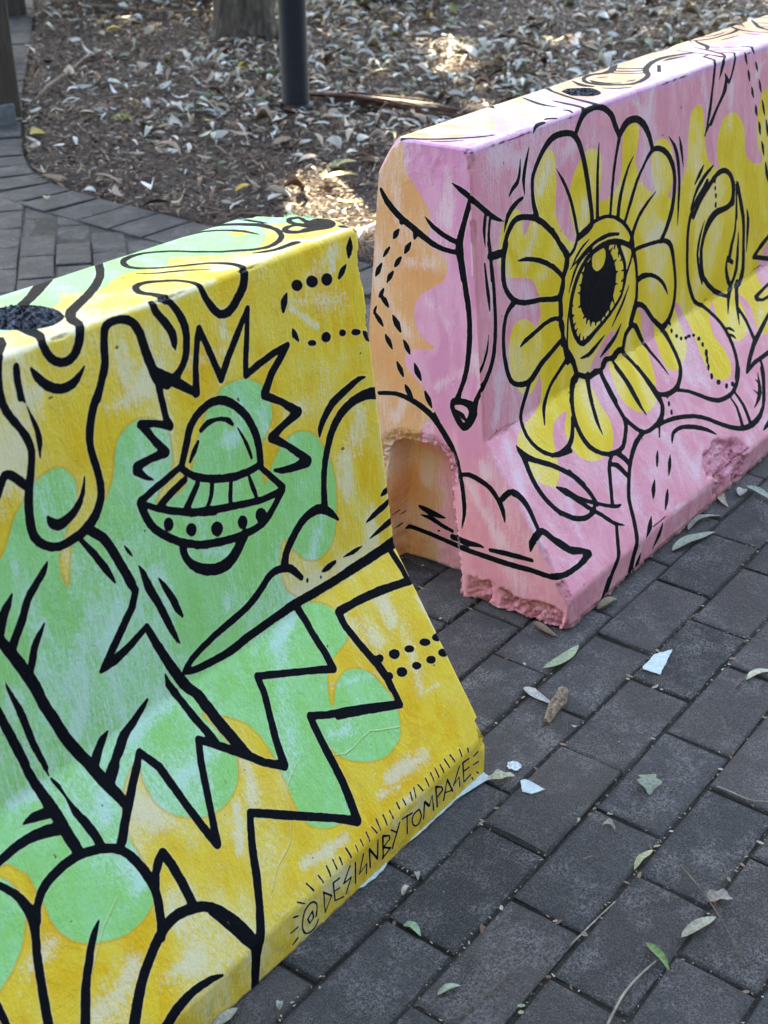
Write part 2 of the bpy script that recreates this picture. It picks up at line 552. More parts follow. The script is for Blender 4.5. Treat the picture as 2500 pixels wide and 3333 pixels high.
# thin twigs in the litter
parts = []
for k in range(420):
    q = scatter_pos(1)[0]; ll = random.uniform(.05, .3); a = random.uniform(0, 6.28); h = float(bed_h(np.array([q[0]]), np.array([q[1]]))[0])+.014
    b_ = random.uniform(-.2, .2)*ll
    pth = [(q[0]+math.cos(a)*t*ll-math.sin(a)*b_*(4*t*t-1), q[1]+math.sin(a)*t*ll+math.cos(a)*b_*(4*t*t-1), h+.01*random.random()) for t in (-.5, -.17, .17, .5)]
    r = random.uniform(.0012, .0032)
    parts.append(tube(pth, [r, r, r*.9, r*.6], 4))
V, F = merge(parts)
M_TWIG = solid('twig_bark', (.17, .12, .085), .8, .45, 30)
tw = mesh_obj('twig_litter', V, F, M_TWIG)
tag(tw, 'thin brown twigs lying among the leaf litter', 'twigs', kind='stuff')


# ------------------------------------------------------------------ painted barriers
def nums(s): return [np.array([int(v) for v in q.split()], float) for q in s.replace('\n', ' ').split('|') if q.strip()]


def strokes(s, head=0):
    return [((a[:head], (a[head:]/1e4).reshape(-1, 3))) for a in nums(s)]


def rast_strokes(D, A, B, segs, margin=.007, gain=None):
    """signed distance (negative in the paint) of tapered strokes on the A x B chart grid"""
    for P in segs:
        if len(P) == 1: P = np.vstack([P, P+[[1e-4, 0, 0]]])
        for a, b in zip(P[:-1], P[1:]):
            m = max(a[2], b[2])+margin
            i0, i1 = np.searchsorted(A, [min(a[0], b[0])-m, max(a[0], b[0])+m])
            j0, j1 = np.searchsorted(B, [min(a[1], b[1])-m, max(a[1], b[1])+m])
            if i1 <= i0 or j1 <= j0: continue
            X = A[i0:i1][None, :]; Y = B[j0:j1][:, None]
            d = b[:2]-a[:2]; q = d@d+1e-12
            t = np.clip(((X-a[0])*d[0]+(Y-a[1])*d[1])/q, 0, 1)
            dist = np.hypot(X-a[0]-t*d[0], Y-a[1]-t*d[1])
            w_ = D[j0:j1, i0:i1]
            if gain is None: np.minimum(w_, dist-(a[2]+t*(b[2]-a[2])), out=w_)
            else:
                rr = (a[2]+t*(b[2]-a[2]))*1.7+.006
                np.maximum(w_, gain*np.clip(1-dist/rr, 0, 1)**1.3, out=w_)


def rast_poly(A, B, P, margin=.012):
    inside = np.zeros((len(B), len(A)), bool)
    Q = np.vstack([P, P[:1]])
    for a, b in zip(Q[:-1], Q[1:]):
        if a[1] == b[1]: continue
        lo, hi = (a, b) if a[1] < b[1] else (b, a)
        j0, j1 = np.searchsorted(B, [lo[1], hi[1]])
        if j1 <= j0: continue
        xc = lo[0]+(B[j0:j1]-lo[1])/(hi[1]-lo[1])*(hi[0]-lo[0])
        inside[j0:j1] ^= A[None, :] > xc[:, None]
    D = np.full((len(B), len(A)), margin)
    seg = [np.hstack([Q, np.zeros((len(Q), 1))])]
    rast_strokes(D, A, B, seg, margin)
    return np.where(inside, -D, D)


def polys(s):
    out = []
    for a in nums(s): out.append((a[0], (a[1:]/1e3).reshape(-1, 2)))
    return out


def layer(A, B, s):
    D = np.full((len(B), len(A)), .012)
    for sign, P in polys(s):
        d = rast_poly(A, B, P)
        D = np.minimum(D, d) if sign else np.maximum(D, -d)
    return D


def ink_field(A, B, st, po):
    D = np.full((len(B), len(A)), .007)
    rast_strokes(D, A, B, [q for _, q in strokes(st)])
    for a in nums(po):
        D = np.minimum(D, rast_poly(A, B, (a/1e4).reshape(-1, 2), .007))
    return D


def scuff_field(A, B, s):
    D = np.zeros((len(B), len(A)))
    for h, q in strokes(s, 1): rast_strokes(D, A, B, [q], margin=.03, gain=h[0]/10)
    return D


def crack_field(A, B, s):
    D = np.full((len(B), len(A)), .01)
    rast_strokes(D, A, B, [q for _, q in strokes(s)], .01)
    return D


class Barrier:
    """a road barrier: section F0 F1 F2 F3 (front), mirrored at the back; section drifts slightly along x"""
    def __init__(s, q, dq, H, dH, skew, x0, y0, th, LEN, xr):
        s.q, s.dq, s.H, s.dH, s.skew = np.array(q), np.array(dq), H, dH, skew
        s.x0, s.y0, s.th, s.LEN, s.xr = x0, y0, th, np.array(LEN), xr
        s.cum = np.concatenate([[0], np.cumsum(LEN), np.cumsum(LEN)[-1]+np.cumsum(LEN[2::-1])])
    def corner(s, k, x):
        """local (y,z) of section corner k (0..7) for array x"""
        xc = np.clip(x, *s.xr)
        hb, a, hc, b, wt = [s.q[i]+s.dq[i]*xc for i in range(5)]
        H = s.H+s.dH*xc; z0 = np.zeros_like(xc)
        yy = [z0, z0, a, b, b+wt, 2*b+wt-a, 2*b+wt, 2*b+wt][k]
        zz = [z0, hb, hc, H, H, hc, hb, z0][k]
        return yy, zz
    def local(s, x, u):
        """section position at arclength u"""
        u = np.clip(u, 0, s.cum[-1]); k = np.clip(np.searchsorted(s.cum, u, side='right')-1, 0, 6)
        Y = np.zeros(np.broadcast(x, u).shape); Z = Y.copy()
        for i in range(7):
            t = (u-s.cum[i])/(s.cum[i+1]-s.cum[i]); m = (k == i)
            if not m.any(): continue
            y0, z0 = s.corner(i, x); y1, z1 = s.corner(i+1, x)
            Y = np.where(m, y0+(y1-y0)*t, Y); Z = np.where(m, z0+(z1-z0)*t, Z)
        Y = Y+getattr(s, 'bulge', 0)*np.clip((u-s.cum[4]-.004)/.05, 0, 1)
        return Y, Z
    def grid(s, xs, us, rad=.006):
        X = xs[None, :]; U = us[:, None]
        acc = 0
        taps = np.linspace(-rad, rad, 7)
        for t in taps:
            y, z = s.local(X, U+t); acc = acc+np.stack([y, z])
        y, z = acc/len(taps)
        y0, z0 = s.local(X, U)
        lowm = (U < rad) | (U > s.cum[-1]-rad)
        y = np.where(lowm, y0, y); z = np.where(lowm, z0, z)
        return s.world(np.broadcast_to(X, y.shape), y, z)
    def world(s, x, y, z):
        lx = x+s.skew*y
        return np.stack([s.x0+math.cos(s.th)*lx-math.sin(s.th)*y, s.y0+math.sin(s.th)*lx+math.cos(s.th)*y, z], -1)


def normals(G):
    du = np.gradient(G, axis=0); dx = np.gradient(G, axis=1)
    N = np.cross(dx, du); N /= np.linalg.norm(N, axis=-1)[..., None]+1e-12
    return N


def quads(nr, nc, off=0, flip=False):
    i = np.arange(nr*nc).reshape(nr, nc)+off
    q = np.stack([i[:-1, :-1], i[:-1, 1:], i[1:, 1:], i[1:, :-1]], -1).reshape(-1, 4)
    return q[:, ::-1] if flip else q


def cut_planes(P, cuts, bare):
    for c, nrm, R, amp, fr in cuts:
        c = np.array(c); nrm = np.array(nrm, float); nrm /= np.linalg.norm(nrm)
        d = (P-c)@nrm; r = np.linalg.norm(P-c, axis=-1)
        rough = amp*fbm(P, fr, 4, 31)
        e = d-rough*1.0
        m = (e > 0) & (r < R)
        P[m] -= nrm*e[m][:, None]
        bare[m] = np.maximum(bare[m], 1.0)
    return P


def build_barrier(name, B, xs, us, art, mat, cap_left, cap_right, chips, cuts, holes, capn=60, end_bump=None, cap_fn=None):
    G = B.grid(xs, us); N = normals(G); nr, nc = G.shape[:2]
    P = G.reshape(-1, 3).copy(); Nn = N.reshape(-1, 3)
    XX = np.broadcast_to(xs[None, :], (nr, nc)).ravel(); UU = np.broadcast_to(us[:, None], (nr, nc)).ravel()
    fine_m = (UU < B.cum[4]+.01)
    if end_bump is None: xe = xs; pull = lambda D: D.ravel()
    else:
        xe = np.concatenate([xs, xs[-1]+np.arange(.001, .048, .001)])
        rowsh = end_bump(us, np.zeros((len(us), 3)), 0.0)
        pull = lambda D: np.stack([np.interp(xs+rs*np.clip((xs+.08)/.08, 0, 1), xe, D[j]) if rs > 0 else D[j, :len(xs)] for j, rs in enumerate(rowsh)]).ravel()
    ink = pull(ink_field(xe, us, art['F'], art['PF']))
    hole = np.full(nr*nc, .02)
    for a in nums(art['HO']): hole = np.minimum(hole, rast_poly(xs, us, (a/1e4).reshape(-1, 2), .02).ravel())
    ink = np.minimum(ink, hole-.001)
    grn = pull(layer(xe, us, art['G'])); orn = layer(xs, us, art['R']).ravel() if art['R'].strip() else np.full(nr*nc, .012)
    scf = scuff_field(xs, us, art['WF']).ravel(); crk = crack_field(xs, us, art['VF']).ravel()
    rough = np.zeros(nr*nc)
    d = .0007*fbm(P, 12, 3, 3)+.00025*fbm(P, 70, 2, 4)
    # rough cavities in the top
    hm = np.clip(-hole/.006, 0, 1)
    mm = hm > 0
    d[mm] -= hm[mm]*(.001+.006*fbm(P[mm], 30, 2, 8)+.007*facets(P[mm], 90, 7)+.004*facets(P[mm], 210, 9))
    rough = np.maximum(rough, hm)
    for (cx, cu, rx, ru, depth, fr) in chips:
        rr = np.hypot((XX-cx)/rx, (UU-cu)/ru)+.35*fbm(P, 45, 3, 12)
        m = np.clip((1-rr)*5, 0, 1)
        mm = m > 0
        if mm.any(): d[mm] -= m[mm]*depth*(.75+.55*facets(P[mm], fr*1.2, 3)+.35*facets(P[mm], fr*2.6, 4)+.25*fbm(P[mm], 160, 2, 77))
        rough = np.maximum(rough, m)
    P += Nn*d[:, None]
    # small rounding of the two end edges
    for xe, sg in ((xs[0], 1), (xs[-1], -1)):
        t = np.clip(1-np.abs(XX-xe)/.006, 0, 1); P -= Nn*(t*t*.003)[:, None]
    if end_bump is not None:
        sh = end_bump(UU, P)*np.clip((XX+.08)/.08, 0, 1)
        P[:, 0] += sh
    cutm = np.zeros(nr*nc)
    P = cut_planes(P, cuts, cutm)
    rough = np.maximum(rough, cutm)
    Vs = [P]; Fs = [quads(nr, nc)]
    face = np.where(UU < B.cum[3], 0.0, 1.0)
    att = dict(ink=ink, grn=grn, orn=orn, scuff=scf, crack=crk, rough=rough, end=np.zeros(nr*nc), cu=UU, cx=XX)
    off = nr*nc
    Pg = P.reshape(nr, nc, 3)
    n3 = int(np.searchsorted(us, B.cum[3]+1e-6)) - 1
    for side, col in (('l', 0), ('r', nc-1)):
        front = Pg[:n3+1, col]
        # matching back column: mirror rows at the same arclength from the other end
        mirror_u = B.cum[-1]-us[:n3+1]
        back = np.stack([np.interp(mirror_u, us, Pg[:, col, c]) for c in range(3)], -1)
        k = capn if side == cap_left_side(cap_left) and cap_fn else 12
        t = np.linspace(0, 1, k)
        f0 = G[:n3+1, col]; b0 = np.stack([np.interp(mirror_u, us, G[:, col, c]) for c in range(3)], -1)
        Cg = f0[:, None]*(1-t)[None, :, None]+b0[:, None]*t[None, :, None]
        wid = np.linalg.norm(b0-f0, axis=1)[:, None]
        ff = np.clip(1-t[None, :]*wid/.012, 0, 1)**2; fb = np.clip(1-(1-t[None, :])*wid/.012, 0, 1)**2
        tt = np.clip((us[:n3+1]-us[n3]+.02)/.02, 0, 1)[:, None]      # the top row follows the top edge exactly
        full = np.broadcast_to(1-t[None, :], ff.shape); ff = np.where(tt >= 1, full, ff); fb = np.where(tt >= 1, 1-full, fb)
        Cg = Cg+(front-f0)[:, None]*ff[..., None]+(back-b0)[:, None]*fb[..., None]
        m = Cg.shape[0]*k
        ca = dict(ink=np.full(m, .007), grn=np.full(m, .012), orn=np.full(m, .012), scuff=np.zeros(m), crack=np.full(m, .01),
                  rough=np.zeros(m), end=np.ones(m), cu=np.zeros(m), cx=np.zeros(m))
        if cap_fn and side == 'l':
            Cg, ca = cap_fn(B, Cg, ca)
        Vs.append(Cg.reshape(-1, 3)); Fs.append(quads(Cg.shape[0], k, off, flip=(side == 'l')))
        off += m
        for key in att: att[key] = np.concatenate([att[key], ca[key]])
    V = np.vstack(Vs); F = np.vstack(Fs)
    V[:, 2] = np.maximum(V[:, 2], 0.0012)
    o = mesh_obj(name, V, F, mat, smooth=True, attrs=att)
    return o


def cap_left_side(v): return 'l' if v else 'none'


def paint_mat(name, kind):
    g = NT(name, .5)
    P = g.pos()
    ink = g.attr('ink'); grn = g.attr('grn'); orn = g.attr('orn'); scf = g.attr('scuff'); crk = g.attr('crack'); rough = g.attr('rough'); end = g.attr('end')
    stip = g.noise(P, 260, 4, .72); stip2 = g.noise(P, 620, 2, .6)
    patch = g.noise(P, 5.5, 2, .5, 1.2, (1.0, 1.0, .55, (.3, .5, .6)))
    patch2 = g.noise(P, 13, 3, .6, .8, (1.6, 1.6, .5, (0, .7, 0)))
    streak = g.noise(P, 30, 4, .6, .5, (2.2, 2.2, .35, (.2, .75, .1)))
    br1 = g.noise(P, 70, 4, .7, .4, (4.0, 4.0, .35, (.5, .3, .9))); br2 = g.noise(P, 70, 4, .7, .4, (4.0, 4.0, .35, (-.7, .9, -.4)))
    pick = g.ramp(g.noise(P, 6.5, 1, .4), .49, .51)
    brush = g.math('ADD', g.math('MULTIPLY', br1, pick), g.math('MULTIPLY', br2, g.math('SUBTRACT', 1.0, pick)))
    st = g.math('ADD', g.math('MULTIPLY', stip, .36), g.math('ADD', g.math('MULTIPLY', stip2, .16), g.math('MULTIPLY', brush, .48)))
    wear = g.math('ADD', g.math('MULTIPLY', scf, g.ramp(g.noise(P, 22, 4, .7), .30, .62, .10, .36)), g.ramp(patch, .44, .66, -.04, .10))
    wear = g.math('ADD', wear, g.ramp(patch2, .56, .76, 0, .08))
    wear = g.math('ADD', wear, g.ramp(streak, .60, .80, 0, .06))
    worn = g.ramp(g.math('ADD', st, wear), .50, .70, 0, 1)
    wob = g.math('MULTIPLY', g.math('SUBTRACT', g.noise(P, 90, 3, .6), .5), .0022)
    if kind == 'yellow':
        base = g.mix(g.ramp(patch2, .42, .58), (.84, .53, .016), (.87, .63, .04))
        base = g.mix(g.ramp(patch, .36, .64), base, (.86, .68, .09))
        white = (.84, .83, .70)
        c = g.mix(g.math('MULTIPLY', worn, .62), base, white)
        gb = g.mix(g.ramp(patch2, .4, .62), (.33, .72, .21), (.37, .77, .32))
        gb = g.mix(g.ramp(g.noise(P, 60, 3, .5, 2.5), .45, .7, 0, .5), gb, (.29, .66, .19))
        gw = g.mix(g.math('MULTIPLY', worn, .8), gb, (.60, .86, .76))
        ed = g.math('ADD', grn, g.math('MULTIPLY', wob, .6))
        c = g.mix(g.ramp(ed, .0042, .0015, 0, .5), c, (.56, .38, .05))
        c = g.mix(g.ramp(ed, .0007, -.0007), c, gw)
    else:
        pink = g.mix(g.ramp(patch2, .42, .6), (.75, .30, .385), (.80, .37, .455))
        lil = g.mix(g.ramp(patch2, .42, .6), (.66, .29, .51), (.72, .37, .59))
        z = g.n('ShaderNodeSeparateXYZ'); g.link(P, z.inputs[0])
        lf = g.math('MULTIPLY', g.math('MAXIMUM', end, g.ramp(z.outputs[2], .79, .808)), g.ramp(z.outputs[2], .12, .42))
        base = g.mix(lf, pink, lil)
        base = g.mix(g.ramp(g.math('ADD', orn, wob), .0007, -.0007), base, g.mix(g.ramp(patch, .4, .6), (.68, .34, .15), (.70, .40, .20)))
        yb = g.mix(g.ramp(patch, .38, .62), (.77, .545, .012), (.85, .65, .04))
        base = g.mix(g.ramp(g.math('ADD', grn, g.math('MULTIPLY', wob, .6)), .0007, -.0007), base, yb)
        c = g.mix(g.math('MULTIPLY', worn, .50), base, (.80, .72, .80))
    c = g.mix(g.ramp(crk, .0012, .0002, 0, .45), c, (.80, .72, .42) if kind == 'yellow' else (.74, .70, .78))
    # pores
    pore = g.noise(P, 75, 1, .5)
    c = g.mix(g.ramp(pore, .800, .815, 0, .85), c, (.12, .08, .03))
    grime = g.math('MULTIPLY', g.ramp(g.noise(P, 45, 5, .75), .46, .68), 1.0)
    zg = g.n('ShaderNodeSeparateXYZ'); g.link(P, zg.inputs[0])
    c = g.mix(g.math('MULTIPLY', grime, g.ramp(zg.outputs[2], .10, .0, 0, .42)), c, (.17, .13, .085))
    # bare, dirty concrete at the very foot
    zz = g.n('ShaderNodeSeparateXYZ'); g.link(P, zz.inputs[0])
    foot = g.ramp(g.math('ADD', zz.outputs[2], g.math('MULTIPLY', g.noise(P, 60, 4, .7), .014)), .0125, .0085, 0, .85)
    c = g.mix(foot, c, (.16, .15, .13))
    ik = g.ramp(g.math('ADD', ink, wob), .0009, .0001)
    hair = g.ramp(g.math('ADD', ink, g.math('MULTIPLY', wob, 1.5)), .0030, .0008, 0, .22)
    c = g.mix(hair, c, (.78, .76, .70))
    blk = g.mix(g.ramp(st, .62, .72, 0, .3), (.0065, .0075, .011), (.03, .032, .038))
    blk = g.mix(g.math('MULTIPLY', rough, g.ramp(g.noise(P, 150, 4, .75), .42, .66, 0, .8)), blk, (.25, .27, .31))
    skip = g.ramp(g.math('ADD', st, g.math('MULTIPLY', g.noise(P, 7, 2, .5), .25)), .77, .85, 1, .45)
    c = g.mix(g.math('MULTIPLY', ik, skip), c, blk)
    g.color(c)
    g.link(g.math('ADD', g.math('MULTIPLY', st, .3), g.math('ADD', .38, g.math('MULTIPLY', ik, .15))), g.b.inputs['Roughness'])
    g.link(g.math('SUBTRACT', .18, g.math('MULTIPLY', ik, .14)), g.b.inputs['Specular IOR Level'])
    h = g.math('ADD', g.math('MULTIPLY', g.noise(P, 190, 3, .6), .0009), g.math('MULTIPLY', g.noise(P, 520, 2, .6), .0005))
    h = g.math('ADD', h, g.math('MULTIPLY', g.noise(P, 24, 4, .6, 1.5, (1, 1, .4)), .0022))
    h = g.math('ADD', h, g.math('MULTIPLY', brush, .0009))
    h = g.math('ADD', h, g.math('MULTIPLY', ik, .00035))
    h = g.math('ADD', h, g.ramp(crk, .0015, 0, 0, .0012))
    h = g.math('SUBTRACT', h, g.ramp(pore, .79, .815, 0, .002))
    h = g.math('ADD', h, g.math('MULTIPLY', rough, g.math('MULTIPLY', g.noise(P, 300, 5, .8), .0035)))
    bp = g.n('ShaderNodeBump'); bp.inputs['Distance'].default_value = 1.0; bp.inputs['Strength'].default_value = .8
    g.link(h, bp.inputs['Height']); g.link(bp.outputs[0], g.b.inputs['Normal'])
    return g.m


def rows_of(B, fine):
    us = []
    for i in range(7):
        a, b_ = B.cum[i], B.cum[i+1]
        st = fine[i]; m = max(1, int(round((b_-a)/st)))
        us.append(np.linspace(a, b_, m, endpoint=False))
    us.append([B.cum[-1]]); u = np.concatenate(us)
    # extra rows around every fold so the rounding is resolved
    ex = np.concatenate([B.cum[i]+np.array([-.006, -.004, -.002, .002, .004, .006]) for i in range(1, 7)])
    return np.unique(np.round(np.concatenate([u, ex]), 6))



